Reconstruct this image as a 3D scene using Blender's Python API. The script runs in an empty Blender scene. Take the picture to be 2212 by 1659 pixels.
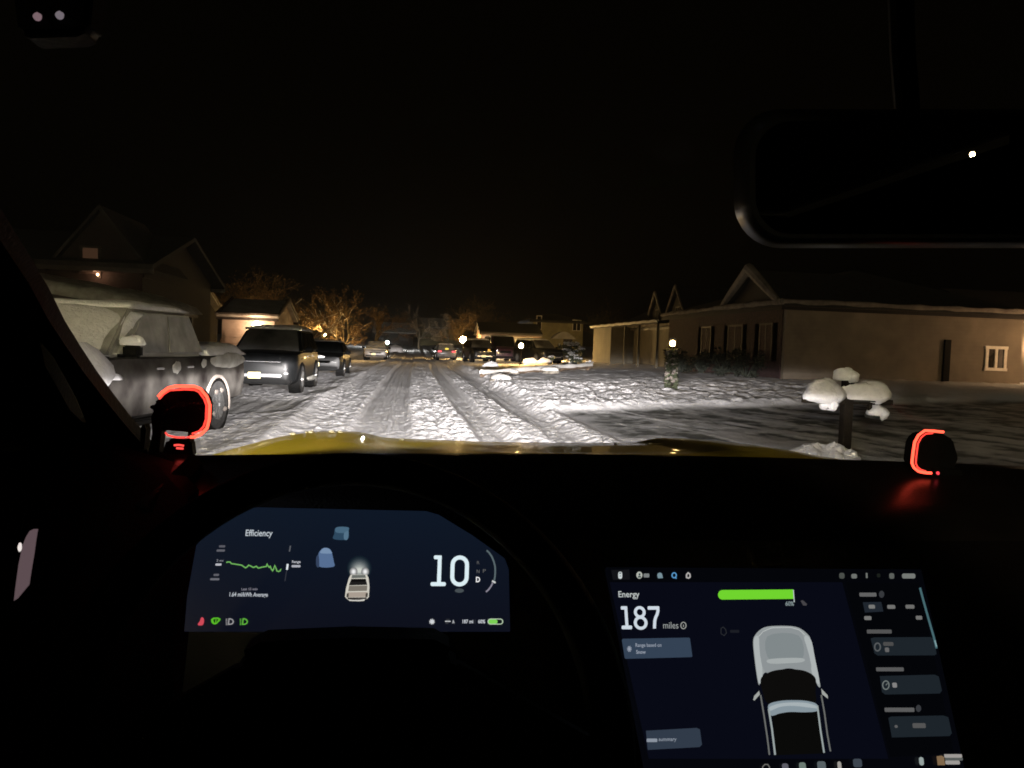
import bpy, bmesh, math, random
import numpy as np
from mathutils import Vector, Matrix

scn = bpy.context.scene
COL = scn.collection
rad = math.radians
random.seed(7)

# ------------------------------------------------------------------ camera
# photo frame measured at 2212 x 1659; street runs along +Y, camera held above the dashboard
F, CX, CY, EYE = 1670.0, 1106.0, 829.5, 1.5
def _basis(vp=(895, 740), roll=2.0):
    r = rad(roll); x = vp[0] - CX; y = -(vp[1] - CY)
    x2 = x * math.cos(r) - y * math.sin(r); y2 = x * math.sin(r) + y * math.cos(r)
    ph = math.atan(y2 / F); th = math.atan(-x2 / F * math.cos(ph))
    fw = Vector((math.sin(th) * math.cos(ph), math.cos(th) * math.cos(ph), -math.sin(ph)))
    R = Vector((math.cos(th), -math.sin(th), 0)); U = R.cross(fw)
    return R * math.cos(r) + U * math.sin(r), -R * math.sin(r) + U * math.cos(r), fw
CR, CU, CF = _basis()
CAM = Vector((0, 0, EYE))
def ray(px, py):
    return CR * ((px - CX) / F) - CU * ((py - CY) / F) + CF
def at(px, py, Y):
    d = ray(px, py); return CAM + d * (Y / d.y)

cam_d = bpy.data.cameras.new('camera'); cam = bpy.data.objects.new('camera', cam_d); COL.objects.link(cam)
mw = Matrix((CR, CU, -CF)).transposed().to_4x4(); mw.translation = CAM
cam.matrix_world = mw
cam_d.sensor_width = 36; cam_d.lens = F / 2212 * 36
cam_d.clip_start = 0.03; cam_d.clip_end = 2000
cam_d.dof.use_dof = True; cam_d.dof.focus_distance = 20; cam_d.dof.aperture_fstop = 60
scn.camera = cam

# ------------------------------------------------------------------ materials
def mat(name, col, rough=0.6, metal=0.0, spec=0.5, var=0.15, scale=6.0, bump=0.0, bscale=40.0, coat=0.0, col2=None, emit=None, estr=0.0):
    m = bpy.data.materials.new(name); m.use_nodes = True
    nt = m.node_tree; N = nt.nodes; L = nt.links; b = N['Principled BSDF']
    b.inputs['Roughness'].default_value = rough; b.inputs['Metallic'].default_value = metal
    b.inputs['Specular IOR Level'].default_value = spec; b.inputs['Coat Weight'].default_value = coat
    if coat: b.inputs['Coat Roughness'].default_value = 0.025
    tc = N.new('ShaderNodeTexCoord'); nz = N.new('ShaderNodeTexNoise')
    nz.inputs['Scale'].default_value = scale; nz.inputs['Detail'].default_value = 5
    L.new(tc.outputs['Object'], nz.inputs['Vector'])
    r = N.new('ShaderNodeValToRGB')
    c2 = col2 or tuple(max(0, c * (1 - var * 1.6)) for c in col); c1 = col if col2 else tuple(min(1, c * (1 + var)) for c in col)
    r.color_ramp.elements[0].position = 0.32; r.color_ramp.elements[1].position = 0.68
    r.color_ramp.elements[0].color = (*c2, 1); r.color_ramp.elements[1].color = (*c1, 1)
    L.new(nz.outputs['Fac'], r.inputs['Fac']); L.new(r.outputs['Color'], b.inputs['Base Color'])
    if bump:
        n2 = N.new('ShaderNodeTexNoise'); n2.inputs['Scale'].default_value = bscale; n2.inputs['Detail'].default_value = 6
        L.new(tc.outputs['Object'], n2.inputs['Vector'])
        bp = N.new('ShaderNodeBump'); bp.inputs['Strength'].default_value = bump; bp.inputs['Distance'].default_value = 0.05
        L.new(n2.outputs['Fac'], bp.inputs['Height']); L.new(bp.outputs['Normal'], b.inputs['Normal'])
    if name.startswith('siding'):      # lapped boards
        sx = N.new('ShaderNodeSeparateXYZ'); L.new(tc.outputs['Object'], sx.inputs[0])
        mm = N.new('ShaderNodeMath'); mm.operation = 'FRACT'; md = N.new('ShaderNodeMath'); md.operation = 'MULTIPLY'; md.inputs[1].default_value = 6.5
        L.new(sx.outputs['Z'], md.inputs[0]); L.new(md.outputs[0], mm.inputs[0])
        b2 = N.new('ShaderNodeBump'); b2.inputs['Strength'].default_value = .5; b2.inputs['Distance'].default_value = .03
        L.new(mm.outputs[0], b2.inputs['Height']); L.new(b2.outputs['Normal'], b.inputs['Normal'])
        st = N.new('ShaderNodeTexNoise'); st.inputs['Scale'].default_value = .6; st.inputs['Detail'].default_value = 8; L.new(tc.outputs['Object'], st.inputs['Vector'])
        mu = N.new('ShaderNodeMix'); mu.data_type = 'RGBA'; mu.blend_type = 'MULTIPLY'; mu.inputs[0].default_value = .75; L.new(r.outputs['Color'], mu.inputs[6]); L.new(st.outputs['Fac'], mu.inputs[7]); L.new(mu.outputs[2], b.inputs['Base Color'])
    if emit:
        b.inputs['Emission Color'].default_value = (*emit, 1); b.inputs['Emission Strength'].default_value = estr
    return m
def srgb(r, g, b):
    f = lambda c: (c / 255 / 12.92) if c / 255 <= 0.04045 else ((c / 255 + 0.055) / 1.055) ** 2.4
    return (f(r), f(g), f(b))
_em = {}
def glow(r, g, b, k=1.0):          # self-lit screen pixels, lamps and painted reflections, colour given in sRGB
    key = (r, g, b, k)
    if key not in _em:
        m = bpy.data.materials.new('lit'); m.use_nodes = True; nt = m.node_tree; nt.nodes.clear()
        o = nt.nodes.new('ShaderNodeOutputMaterial'); e = nt.nodes.new('ShaderNodeEmission')
        e.inputs['Color'].default_value = (*srgb(r, g, b), 1); e.inputs['Strength'].default_value = k
        nt.links.new(e.outputs[0], o.inputs[0]); _em[key] = m
    return _em[key]

M = {}
M['snow'] = mat('snow', (0.80, 0.79, 0.80), 0.75, spec=0.3, var=0.06, scale=9, bump=0.35, bscale=26)
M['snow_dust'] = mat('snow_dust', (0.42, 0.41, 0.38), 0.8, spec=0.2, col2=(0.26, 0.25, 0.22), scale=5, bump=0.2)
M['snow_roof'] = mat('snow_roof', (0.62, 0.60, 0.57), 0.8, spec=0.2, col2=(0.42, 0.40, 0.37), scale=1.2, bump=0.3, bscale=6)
M['black'] = mat('black_plastic', (0.0025, 0.0025, 0.0025), 0.6, var=0.2, scale=30, bump=0.08, bscale=220, spec=0.08)
M['dash'] = mat('dash_vinyl', (0.005, 0.004, 0.004), 0.32, var=0.2, scale=40, bump=0.06, bscale=300, spec=0.4)
M['gloss_black'] = mat('gloss_black', (0.004, 0.004, 0.004), 0.12, var=0.1, spec=0.5)
M['wheel_leather'] = mat('wheel_leather', (0.002, 0.002, 0.002), 0.65, var=0.2, scale=60, bump=0.12, bscale=300, spec=0.05)
M['yellow'] = mat('yellow_paint', (0.82, 0.66, 0.07), 0.4, var=0.05, scale=3, coat=0.35, spec=0.12)
M['paint_black'] = mat('paint_black', (0.006, 0.0065, 0.007), 0.38, var=0.3, scale=3, coat=0.06, spec=0.12)
M['glass_part'] = mat('glass_part_frosted', (0.16, 0.155, 0.14), 0.3, col2=(0.006, 0.006, 0.006), scale=1.1, spec=0.35)
M['snow_dim'] = mat('snow_dim', (0.24, 0.21, 0.185), 0.85, col2=(0.13, 0.11, 0.10), scale=2.5, bump=0.3, bscale=8, spec=0.2)  # snow with its colour darkened to look dimly lit
M['paint_char'] = mat('paint_charcoal', (0.014, 0.011, 0.011), 0.4, var=0.5, scale=3, coat=0.15, spec=0.2)
M['paint_dusty'] = mat('paint_snow_dusted', (0.075, 0.07, 0.064), 0.6, col2=(0.008, 0.006, 0.006), scale=2.1, spec=0.15)
M['paint_silver'] = mat('paint_silver', (0.33, 0.32, 0.28), 0.4, var=0.2, scale=3, coat=0.5)
M['paint_maroon'] = mat('paint_maroon', (0.06, 0.025, 0.035), 0.35, var=0.3, scale=3, coat=0.5)
M['paint_grey'] = mat('paint_grey', (0.13, 0.12, 0.115), 0.35, var=0.2, scale=3, coat=0.5)
M['glass_dark'] = mat('glass_dark', (0.01, 0.011, 0.011), 0.08, var=0.2, scale=2, spec=0.6)
M['glass_frost'] = mat('glass_frosted', (0.36, 0.35, 0.32), 0.7, col2=(0.2, 0.2, 0.18), scale=4, spec=0.3)
M['rubber'] = mat('tyre_rubber', (0.018, 0.017, 0.017), 0.85, var=0.3, scale=12, bump=0.3, bscale=60)
M['rim'] = mat('wheel_rim', (0.2, 0.2, 0.2), 0.35, metal=0.7, var=0.2)
M['chrome'] = mat('chrome', (0.72, 0.71, 0.72), 0.22, metal=0.9, var=0.08)
M['plate'] = mat('plate_yellow', (0.78, 0.68, 0.33), 0.4, var=0.06, scale=14)
M['plate_ink'] = mat('plate_ink', (0.30, 0.26, 0.14), 0.6)
M['lens'] = mat('lens', (0.2, 0.2, 0.2), 0.12, var=0.05, spec=0.8)
M['amber'] = mat('amber_lens', (0.75, 0.42, 0.04), 0.2, var=0.1)
M['redlens'] = mat('red_lens', (0.4, 0.02, 0.02), 0.2, var=0.1)
M['bark'] = mat('bark', (0.22, 0.17, 0.11), 0.9, var=0.35, scale=9, bump=0.4)
M['twig'] = mat('twigs', (0.26, 0.17, 0.09), 0.9, var=0.35, scale=3)
M['leaf_dark'] = mat('leaf_dark', (0.05, 0.06, 0.03), 0.8, var=0.4, scale=4)
M['leaf_shrub'] = mat('leaf_shrub', (0.03, 0.035, 0.025), 0.8, var=0.4, scale=4)
M['wall_beige'] = mat('siding_beige', (0.30, 0.245, 0.185), 0.85, var=0.08, scale=2, bump=0.1)
M['wall_tan'] = mat('siding_tan', (0.14, 0.118, 0.08), 0.85, var=0.1, scale=2)
M['wall_olive'] = mat('siding_cream', (0.55, 0.48, 0.26), 0.85, var=0.1, scale=2)
M['wall_brown'] = mat('siding_brown', (0.02, 0.0125, 0.011), 0.85, var=0.2, scale=2)
M['wall_pink'] = mat('siding_rose', (0.5, 0.36, 0.29), 0.85, var=0.08, scale=2)
M['brick'] = mat('brick_dark', (0.05, 0.026, 0.026), 0.9, var=0.3, scale=12, bump=0.3)
M['shingle'] = mat('shingle', (0.02, 0.018, 0.017), 0.9, var=0.3, scale=5, bump=0.4, bscale=20)
M['trim'] = mat('trim_white', (0.72, 0.66, 0.58), 0.6, var=0.06)
M['trim_dark'] = mat('trim_dark', (0.035, 0.025, 0.022), 0.6, var=0.2)
M['pane'] = mat('window_pane', (0.03, 0.025, 0.02), 0.1, var=0.3, spec=0.7)
M['curtain'] = mat('curtain', (0.12, 0.105, 0.10), 0.9, var=0.15, scale=8)
M['door'] = mat('door_paint', (0.05, 0.045, 0.05), 0.5, var=0.2)
M['post'] = mat('post_wood', (0.014, 0.011, 0.008), 0.8, spec=0.1, var=0.25, scale=10, bump=0.2)
M['iron'] = mat('iron', (0.02, 0.02, 0.02), 0.5, var=0.2)
M['mailbox'] = mat('mailbox_metal', (0.03, 0.035, 0.03), 0.45, var=0.2)
M['rock'] = mat('rock', (0.2, 0.18, 0.15), 0.9, var=0.3, bump=0.4)
M['timber'] = mat('timber', (0.12, 0.08, 0.05), 0.9, var=0.3, bump=0.3)
M['bezel'] = mat('mirror_bezel', (0.002, 0.002, 0.002), 0.3, var=0.1, spec=0.03)
M['mirror'] = mat('mirror_glass', (0.5, 0.5, 0.5), 0.0, metal=1.0, var=0.02)

# ------------------------------------------------------------------ mesh builder
class MB:
    def __init__(s): s.v = []; s.f = []
    def add(s, vs, fs):
        o = len(s.v); s.v += [tuple(v) for v in vs]; s.f += [[i + o for i in f] for f in fs]; return s
    def box(s, c, d, rz=0.0, rx=0.0):
        m = Matrix.Rotation(rz, 3, 'Z') @ Matrix.Rotation(rx, 3, 'X'); c = Vector(c)
        vs = [c + m @ Vector((x * d[0] / 2, y * d[1] / 2, z * d[2] / 2)) for z in (-1, 1) for y in (-1, 1) for x in (-1, 1)]
        return s.add(vs, [[0, 2, 3, 1], [4, 5, 7, 6], [0, 1, 5, 4], [2, 6, 7, 3], [0, 4, 6, 2], [1, 3, 7, 5]])
    def tube(s, pts, radii, n=8, cap=True, closed=False):
        pts = [Vector(p) for p in pts]
        if not hasattr(radii, '__len__'): radii = [radii] * len(pts)
        vs = []; ref = None
        for i, p in enumerate(pts):
            a = pts[i - 1] if (i or closed) else p; b = pts[(i + 1) % len(pts)] if (i < len(pts) - 1 or closed) else p
            t = (b - a).normalized()
            if ref is None: ref = Vector((0, 0, 1)) if abs(t.z) < 0.9 else Vector((1, 0, 0))
            u = (ref - t * ref.dot(t)).normalized(); w = t.cross(u); ref = u
            for k in range(n):
                an = 2 * math.pi * k / n; vs.append(p + (u * math.cos(an) + w * math.sin(an)) * radii[i])
        fs = []; m = len(pts)
        for i in range(m if closed else m - 1):
            j = (i + 1) % m
            for k in range(n): fs.append([i * n + k, i * n + (k + 1) % n, j * n + (k + 1) % n, j * n + k])
        if cap and not closed: fs += [list(range(n))[::-1], [(m - 1) * n + k for k in range(n)]]
        return s.add(vs, fs)
    def loft(s, rings, cap=True):
        n = len(rings[0]); vs = [p for r in rings for p in r]; fs = []
        for i in range(len(rings) - 1):
            for k in range(n): fs.append([i * n + k, i * n + (k + 1) % n, (i + 1) * n + (k + 1) % n, (i + 1) * n + k])
        if cap: fs += [list(range(n))[::-1], [(len(rings) - 1) * n + k for k in range(n)]]
        return s.add(vs, fs)
    def prism(s, poly, off):
        n = len(poly); poly = [Vector(p) for p in poly]; off = Vector(off)
        vs = poly + [p + off for p in poly]
        return s.add(vs, [list(range(n))[::-1], [n + k for k in range(n)]] + [[k, (k + 1) % n, n + (k + 1) % n, n + k] for k in range(n)])
    def blob(s, c, r, seed=0, amp=0.15, nu=12, nv=8, zmin=None):
        rnd = random.Random(seed); ph = [rnd.uniform(0, 6.28) for _ in range(6)]
        vs = []; fs = []
        for j in range(nv + 1):
            th = math.pi * j / nv
            for i in range(nu):
                a = 2 * math.pi * i / nu
                k = 1 + amp * (math.sin(2 * a + ph[0]) * math.sin(th) * .5 + math.sin(3 * a + ph[1] + 2 * th) * .35 + math.sin(5 * th + ph[2] + a) * .3)
                z = math.cos(th) * r[2] * k
                if zmin is not None: z = max(z, zmin)
                vs.append((c[0] + math.sin(th) * math.cos(a) * r[0] * k, c[1] + math.sin(th) * math.sin(a) * r[1] * k, c[2] + z))
        for j in range(nv):
            for i in range(nu): fs.append([j * nu + i, (j + 1) * nu + i, (j + 1) * nu + (i + 1) % nu, j * nu + (i + 1) % nu])
        return s.add(vs, fs)
    def lathe(s, c, prof, n=16):
        vs = []; fs = []
        for (r, z) in prof:
            for k in range(n): a = 2 * math.pi * k / n; vs.append((c[0] + r * math.cos(a), c[1] + r * math.sin(a), c[2] + z))
        m = len(prof)
        for i in range(m - 1):
            for k in range(n): fs.append([i * n + k, i * n + (k + 1) % n, (i + 1) * n + (k + 1) % n, (i + 1) * n + k])
        fs += [list(range(n))[::-1], [(m - 1) * n + k for k in range(n)]]
        return s.add(vs, fs)
    def pad(s, x0, x1, y0, y1, zf, t, seed=0, nx=14, ny=14, amp=0.25, skirt=0.02):
        """a pillow of settled snow over the surface zf(x, y)"""
        vs = []; fs = []
        for j in range(ny + 1):
            for i in range(nx + 1):
                u = -1 + 2 * i / nx; v = -1 + 2 * j / ny
                u2 = math.copysign(abs(u) ** 0.6, u); v2 = math.copysign(abs(v) ** 0.6, v)
                x = x0 + (x1 - x0) * (u2 + 1) / 2; y = y0 + (y1 - y0) * (v2 + 1) / 2
                wob = 1 + 0.012 * math.sin(9 * v + seed); xm = (x0 + x1) / 2; x = xm + (x - xm) * wob
                pr = max(0, (1 - abs(u2) ** 6)) ** 0.5 * max(0, (1 - abs(v2) ** 6)) ** 0.5
                n = float(vnoise(np.array([x * 3.1 + seed]), np.array([y * 3.1]), seed)[0]) - .5
                n2 = float(vnoise(np.array([x * 9 + seed]), np.array([y * 9]), seed + 5)[0]) - .5
                vs.append((x, y, zf(x, y) + t * pr * (1 + amp * 2 * n + amp * .5 * n2)))
        w = nx + 1
        for j in range(ny):
            for i in range(nx): fs.append([j * w + i, j * w + i + 1, (j + 1) * w + i + 1, (j + 1) * w + i])
        top = len(vs)
        edge = [i for i in range(w)] + [j * w + nx for j in range(1, ny + 1)] + [ny * w + i for i in range(nx - 1, -1, -1)] + [j * w for j in range(ny - 1, 0, -1)]
        for e in edge: vs.append((vs[e][0], vs[e][1], vs[e][2] - skirt))
        ne = len(edge)
        for k in range(ne): fs.append([edge[k], top + k, top + (k + 1) % ne, edge[(k + 1) % ne]])
        fs.append([top + k for k in range(ne)])
        return s.add(vs, fs)
    def build(s, name, m, parent=None, bevel=0.0, smooth=35, loc=None):
        me = bpy.data.meshes.new(name); me.from_pydata(s.v, [], s.f); me.update()
        if bevel:
            bm = bmesh.new(); bm.from_mesh(me)
            bmesh.ops.recalc_face_normals(bm, faces=bm.faces)
            es = [e for e in bm.edges if e.is_manifold and e.calc_face_angle(0) > rad(30)]
            bmesh.ops.bevel(bm, geom=es, offset=bevel, segments=3, affect='EDGES', clamp_overlap=True)
            bm.to_mesh(me); bm.free()
        if smooth:
            me.polygons.foreach_set('use_smooth', [True] * len(me.polygons)); me.set_sharp_from_angle(angle=rad(smooth))
        me.materials.append(m if not isinstance(m, str) else M[m])
        o = bpy.data.objects.new(name, me); COL.objects.link(o)
        if parent: o.parent = parent
        if loc: o.location = loc
        return o

def tag(o, label=None, cat=None, group=None, kind=None):
    if label: o['label'] = label
    if cat: o['category'] = cat
    if group: o['group'] = group
    if kind: o['kind'] = kind
    return o
def thing(name, label, cat, loc=(0, 0, 0), rz=0.0, group=None):
    o = bpy.data.objects.new(name, None); COL.objects.link(o); o.empty_display_size = 0.2
    o.location = loc; o.rotation_euler = (0, 0, rz); return tag(o, label, cat, group)
def copy_tree(o, parent=None):
    c = o.copy(); COL.objects.link(c)
    if parent: c.parent = parent
    for ch in list(o.children): copy_tree(ch, c)
    return c

# ------------------------------------------------------------------ noise
def _hash(i, j, seed):
    h = (i.astype(np.int64) * 374761393 + j.astype(np.int64) * 668265263 + int(seed * 1013) * 144269) & 0x7fffffff
    h = ((h ^ (h >> 13)) * 1274126177) & 0x7fffffff
    return ((h ^ (h >> 16)) & 0xffff) / 65535.0
def vnoise(x, y, seed=0):
    i = np.floor(x); j = np.floor(y); fx = x - i; fy = y - j
    fx = fx * fx * (3 - 2 * fx); fy = fy * fy * (3 - 2 * fy)
    a = _hash(i, j, seed); b = _hash(i + 1, j, seed); c = _hash(i, j + 1, seed); d = _hash(i + 1, j + 1, seed)
    return (a * (1 - fx) + b * fx) * (1 - fy) + (c * (1 - fx) + d * fx) * fy
def fbm(x, y, seed=0, o=3):
    s = 0; a = 0.5
    for k in range(o): s = s + a * vnoise(x * 2 ** k, y * 2 ** k, seed + k); a *= .5
    return s / (1 - .5 ** o)
def lumps(x, y, seed=0):
    """domed clods: cone-ish bumps round one random point per cell"""
    i = np.floor(x); j = np.floor(y); out = np.zeros_like(x)
    for di in (-1, 0, 1):
        for dj in (-1, 0, 1):
            a = i + di; b = j + dj
            px = a + 0.15 + .7 * _hash(a, b, seed); py = b + .15 + .7 * _hash(a, b, seed + 11)
            r = 0.34 + 0.36 * _hash(a, b, seed + 23); hh = 0.35 + .65 * _hash(a, b, seed + 37)
            d2 = ((x - px) ** 2 + (y - py) ** 2) / r ** 2
            out = np.maximum(out, hh * np.sqrt(np.clip(1 - d2, 0, 1)))
    return out
def sstep(a, b, x):
    t = np.clip((x - a) / (b - a), 0, 1); return t * t * (3 - 2 * t)
# ------------------------------------------------------------------ ground
def ybank(x, y): return 17.7 + .13 * (x - 3.4) + .5 * (vnoise(x * .7, y * 0, 3) - .5)
def base_h(x, y):
    z = np.zeros_like(x)
    s = np.clip(x - 3.6, 0, 40)
    right = sstep(3.0, 3.7, x)
    yb = ybank(x, y)
    lawn = sstep(-.4, .9, y - yb)
    z += right * (0.033 * np.minimum(s, 14) + 0.11 * lawn + .012 * np.clip(y - yb, 0, 10) * (1 - sstep(30, 48, y)))
    near = sstep(9.2, 8.2, y) * right
    z += 0.08 * near
    sl = np.clip(-5.4 - x, 0, 40)
    z += sstep(5.3, 6.1, -x) * (0.2 + 0.03 * np.minimum(sl, 10))
    z += 0.00012 * np.clip(y - 60, 0, 110) ** 2
    return z
def gz(x, y): return float(base_h(np.array([float(x)]), np.array([float(y)]))[0])
def road_mask(x): return sstep(-5.6, -5.2, x) * (1 - sstep(3.0, 3.5, x))
def ground_full(x, y):
    z = base_h(x, y)
    wx = x + 0.25 * (vnoise(y * .09, y * 0, 5) - .5) + .012 * (fbm(y * .8, x * .8, 71, 2) - .5)
    # clod amplitude across the street: churned strips between packed tyre tracks
    xs = [-5.6, -5.0, -3.2, -2.7, -2.45, -2.1, -1.9, -1.75, -1.1, -0.95, -0.15, 0.0, 0.35, 0.5, 0.95, 1.1, 1.5, 1.65, 2.15, 2.3, 2.75, 2.95, 3.3, 3.7]
    am = [.6, .55, .65, .7, .6, .45, .7, 1.0, .95, .36, .34, .85, .95, .9, 1.0, .34, .36, .75, .8, .38, .4, .8, 1.0, .6]
    A = np.interp(wx, xs, am)
    dep = [0, 0, .0, 0.02, .07, .12, .03, .0, .01, -.06, -.055, .02, .02, .01, .02, -.07, -.07, .015, .02, -.06, -.05, .01, .05, .02]
    D = np.interp(wx, xs, dep)
    rm = road_mask(x)
    right = sstep(3.3, 3.9, x)
    yb = ybank(x, y) + .35 * (fbm(x * 1.9, y * 1.9, 91, 3) - .5)
    lawn = right * sstep(-.1, .6, y - yb)
    drive = right * sstep(8.6, 9.4, y) * (1 - sstep(-.3, .1, y - yb))
    left = sstep(5.4, 6.0, -x)
    patch = sstep(-2.3, -2.7, x) * sstep(15.2, 15.9, y) * (1 - sstep(18.6, 19.6, y))
    A = A * rm * (1 - .85 * patch)
    A = A * (.72 + .5 * sstep(.3, .62, fbm(x * .8, y * .28, 17, 3)))
    ampR = (lawn * (0.95 * (1 - sstep(25, 29, y)) + .35 * sstep(25, 29, y))) + drive * .10
    ampR = np.maximum(ampR, right * (1 - sstep(8.6, 9.4, y)) * .5)
    A = np.maximum(A, np.maximum(ampR, left * .5))
    l1 = lumps(x / .21, y / .27, 1); l2 = lumps(x / .12 + 7.3, y / .15, 2); l3 = lumps(x / .5, y / .8, 4)
    far = 1 - .6 * sstep(30, 70, y)
    z = z + rm * D * (0.75 + .5 * vnoise(x * 0, y * .6, 9)) * (1 - patch)
    z = z + A * far * (.046 * l1 + .030 * l2 + 0.035 * (fbm(x * 1.7, y * 1.1, 21) - .4))
    z = z + lawn * .07 * l3 * (1 - .5 * sstep(25, 29, y)) + left * .05 * l3
    z = z + .05 * (fbm(x * .5, y * .35, 31) - .5) + 0.012 * (fbm(x * 4, y * 1.5, 33) - .5)
    # lengthwise tread streaks in the tracks
    tr = rm * (1 - np.clip(A * 1.4, 0, 1))
    z = z + tr * (.030 * (vnoise(wx * 9, y * .22, 41) - .5) + .016 * (vnoise(wx * 30, y * .5, 42) - .5))
    for rx_, rh in ((-.78, .035), (-.62, .02), (-.42, .035), (-.30, .02), (1.22, .03), (1.36, .02), (2.42, .03), (2.6, .02)):
        z = z + rm * rh * np.exp(-((wx - rx_ - .05 * (vnoise(y * .2, y * 0, 77) - .5)) / .022) ** 2) * vnoise(y * .5, y * 0 + rx_ * 9, 79)
    z = z + tr * .016 * (lumps(x / .09, y / .16, 6) - .3)
    # ploughed berm along the right kerb and the bank at the driveway edge
    bm_ = np.exp(-((x - 3.2 - .25 * (vnoise(y * .5, y * 0, 51) - .5)) / .33) ** 2) * sstep(17.2, 18, y) * (1 - sstep(45, 60, y))
    z = z + bm_ * (.04 + .11 * vnoise(y * 1.3, x * 2, 53)) * (1 + .5 * l1)
    bank = np.exp(-((y - yb - .25) / .4) ** 2) * right
    z = z + bank * (.03 + .07 * fbm(x * 1.1, y * 1.1, 55)) * (.85 + .2 * l1)
    # dirt / wet masks
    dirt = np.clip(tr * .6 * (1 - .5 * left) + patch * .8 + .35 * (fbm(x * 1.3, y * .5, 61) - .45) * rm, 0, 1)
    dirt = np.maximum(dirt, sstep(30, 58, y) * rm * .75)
    lawn_d = lawn * .5 * sstep(.45, .7, fbm(x * .9, y * .9, 63)) * sstep(22, 30, y)
    dirt = np.clip(np.maximum(dirt, lawn_d), 0, 1)
    streak = np.maximum(sstep(.56, .66, fbm(x * 2.6 + .55 * y, y * .42, 65, 4)), .7 * sstep(.6, .7, fbm(x * 1.4, y * 1.1, 67, 4)))
    z = z + drive * streak * .022
    wet = drive * (1 - .75 * streak) * (.55 + .45 * sstep(.35, .6, fbm(x * 4, y * 3, 69, 3)))
    return z, dirt, wet
def axis(segs):
    out = []
    for a, b, d in segs:
        n = max(1, int(round((b - a) / d))); out += list(np.linspace(a, b, n, endpoint=False))
    return np.array(out + [segs[-1][1]])
gx = axis([(-400, -60, 40), (-60, -16, 1.2), (-16, -6.4, .14), (-6.4, 6.5, .036), (6.5, 14, .075), (14, 26, .3), (26, 60, 2), (60, 400, 40)])
yy = [-60.0]
while yy[-1] < 600:
    y = yy[-1]
    if y < 5: d = min(4, max(.35, (5 - y) * .3))
    elif y < 160: d = max(.03, .0036 * y) if y > 9 else .12
    else: d = 30
    yy.append(y + d)
gy = np.array(yy)
X, Y = np.meshgrid(gx, gy); Z, DIRT, WET = ground_full(X, Y)
me = bpy.data.meshes.new('snowy_ground')
nx, ny = len(gx), len(gy)
me.vertices.add(nx * ny); me.vertices.foreach_set('co', np.stack([X, Y, Z], -1).astype(np.float32).ravel())
ii = (np.arange(ny - 1)[:, None] * nx + np.arange(nx - 1)[None, :]).ravel()
quads = np.stack([ii, ii + 1, ii + nx + 1, ii + nx], -1).astype(np.int32)
me.loops.add(quads.size); me.loops.foreach_set('vertex_index', quads.ravel())
me.polygons.add(len(quads)); me.polygons.foreach_set('loop_start', np.arange(0, quads.size, 4, dtype=np.int32))
me.update(calc_edges=True); me.polygons.foreach_set('use_smooth', np.ones(len(quads), dtype=bool))
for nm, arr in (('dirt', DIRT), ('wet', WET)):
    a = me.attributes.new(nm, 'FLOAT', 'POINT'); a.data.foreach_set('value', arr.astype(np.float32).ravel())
gm = bpy.data.materials.new('street_snow'); gm.use_nodes = True
N = gm.node_tree.nodes; L = gm.node_tree.links; b = N['Principled BSDF']
tc = N.new('ShaderNodeTexCoord')
nz = N.new('ShaderNodeTexNoise'); nz.inputs['Scale'].default_value = 2.2; nz.inputs['Detail'].default_value = 6; L.new(tc.outputs['Object'], nz.inputs['Vector'])
ad = N.new('ShaderNodeAttribute'); ad.attribute_name = 'dirt'
aw = N.new('ShaderNodeAttribute'); aw.attribute_name = 'wet'
def mixc(fac, a, bb):
    m = N.new('ShaderNodeMix'); m.data_type = 'RGBA'
    if hasattr(fac, 'node'): L.new(fac, m.inputs[0])
    for v, k in ((a, 6), (bb, 7)):
        if hasattr(v, 'node'): L.new(v, m.inputs[k])
        else: m.inputs[k].default_value = (*v, 1)
    return m.outputs[2]
clean = mixc(nz.outputs['Fac'], (.70, .69, .70), (.86, .84, .86))
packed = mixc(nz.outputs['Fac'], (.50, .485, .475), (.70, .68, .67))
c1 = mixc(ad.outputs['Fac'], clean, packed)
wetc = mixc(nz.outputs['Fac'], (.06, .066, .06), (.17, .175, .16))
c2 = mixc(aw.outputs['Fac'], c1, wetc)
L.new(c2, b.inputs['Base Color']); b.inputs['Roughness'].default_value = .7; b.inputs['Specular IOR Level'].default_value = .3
n2 = N.new('ShaderNodeTexNoise'); n2.inputs['Scale'].default_value = 18; n2.inputs['Detail'].default_value = 8; n2.inputs['Roughness'].default_value = .65
L.new(tc.outputs['Object'], n2.inputs['Vector'])
bp = N.new('ShaderNodeBump'); bp.inputs['Strength'].default_value = .55; bp.inputs['Distance'].default_value = .045
L.new(n2.outputs['Fac'], bp.inputs['Height']); L.new(bp.outputs['Normal'], b.inputs['Normal'])
me.materials.append(gm)
ground = bpy.data.objects.new('snowy_ground', me); COL.objects.link(ground)
tag(ground, 'churned snow with tyre tracks covering the street, driveway and lawns', 'ground', kind='structure')

# ------------------------------------------------------------------ night sky + faint moonlight
w = bpy.data.worlds.new('World'); scn.world = w; w.use_nodes = True
wn = w.node_tree.nodes; bg = wn['Background']
sky = wn.new('ShaderNodeTexSky'); sky.sky_type = 'NISHITA'; sky.sun_disc = False
sky.sun_elevation = rad(-8); sky.sun_rotation = rad(200); sky.altitude = 0
w.node_tree.links.new(sky.outputs[0], bg.inputs[0]); bg.inputs[1].default_value = 0.05
sd = bpy.data.lights.new('moon', 'SUN'); sd.energy = 0.004; sd.angle = rad(5); sd.color = (.8, .85, 1)
so = bpy.data.objects.new('moon', sd); COL.objects.link(so); so.rotation_euler = (rad(35), 0, rad(200))
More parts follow.
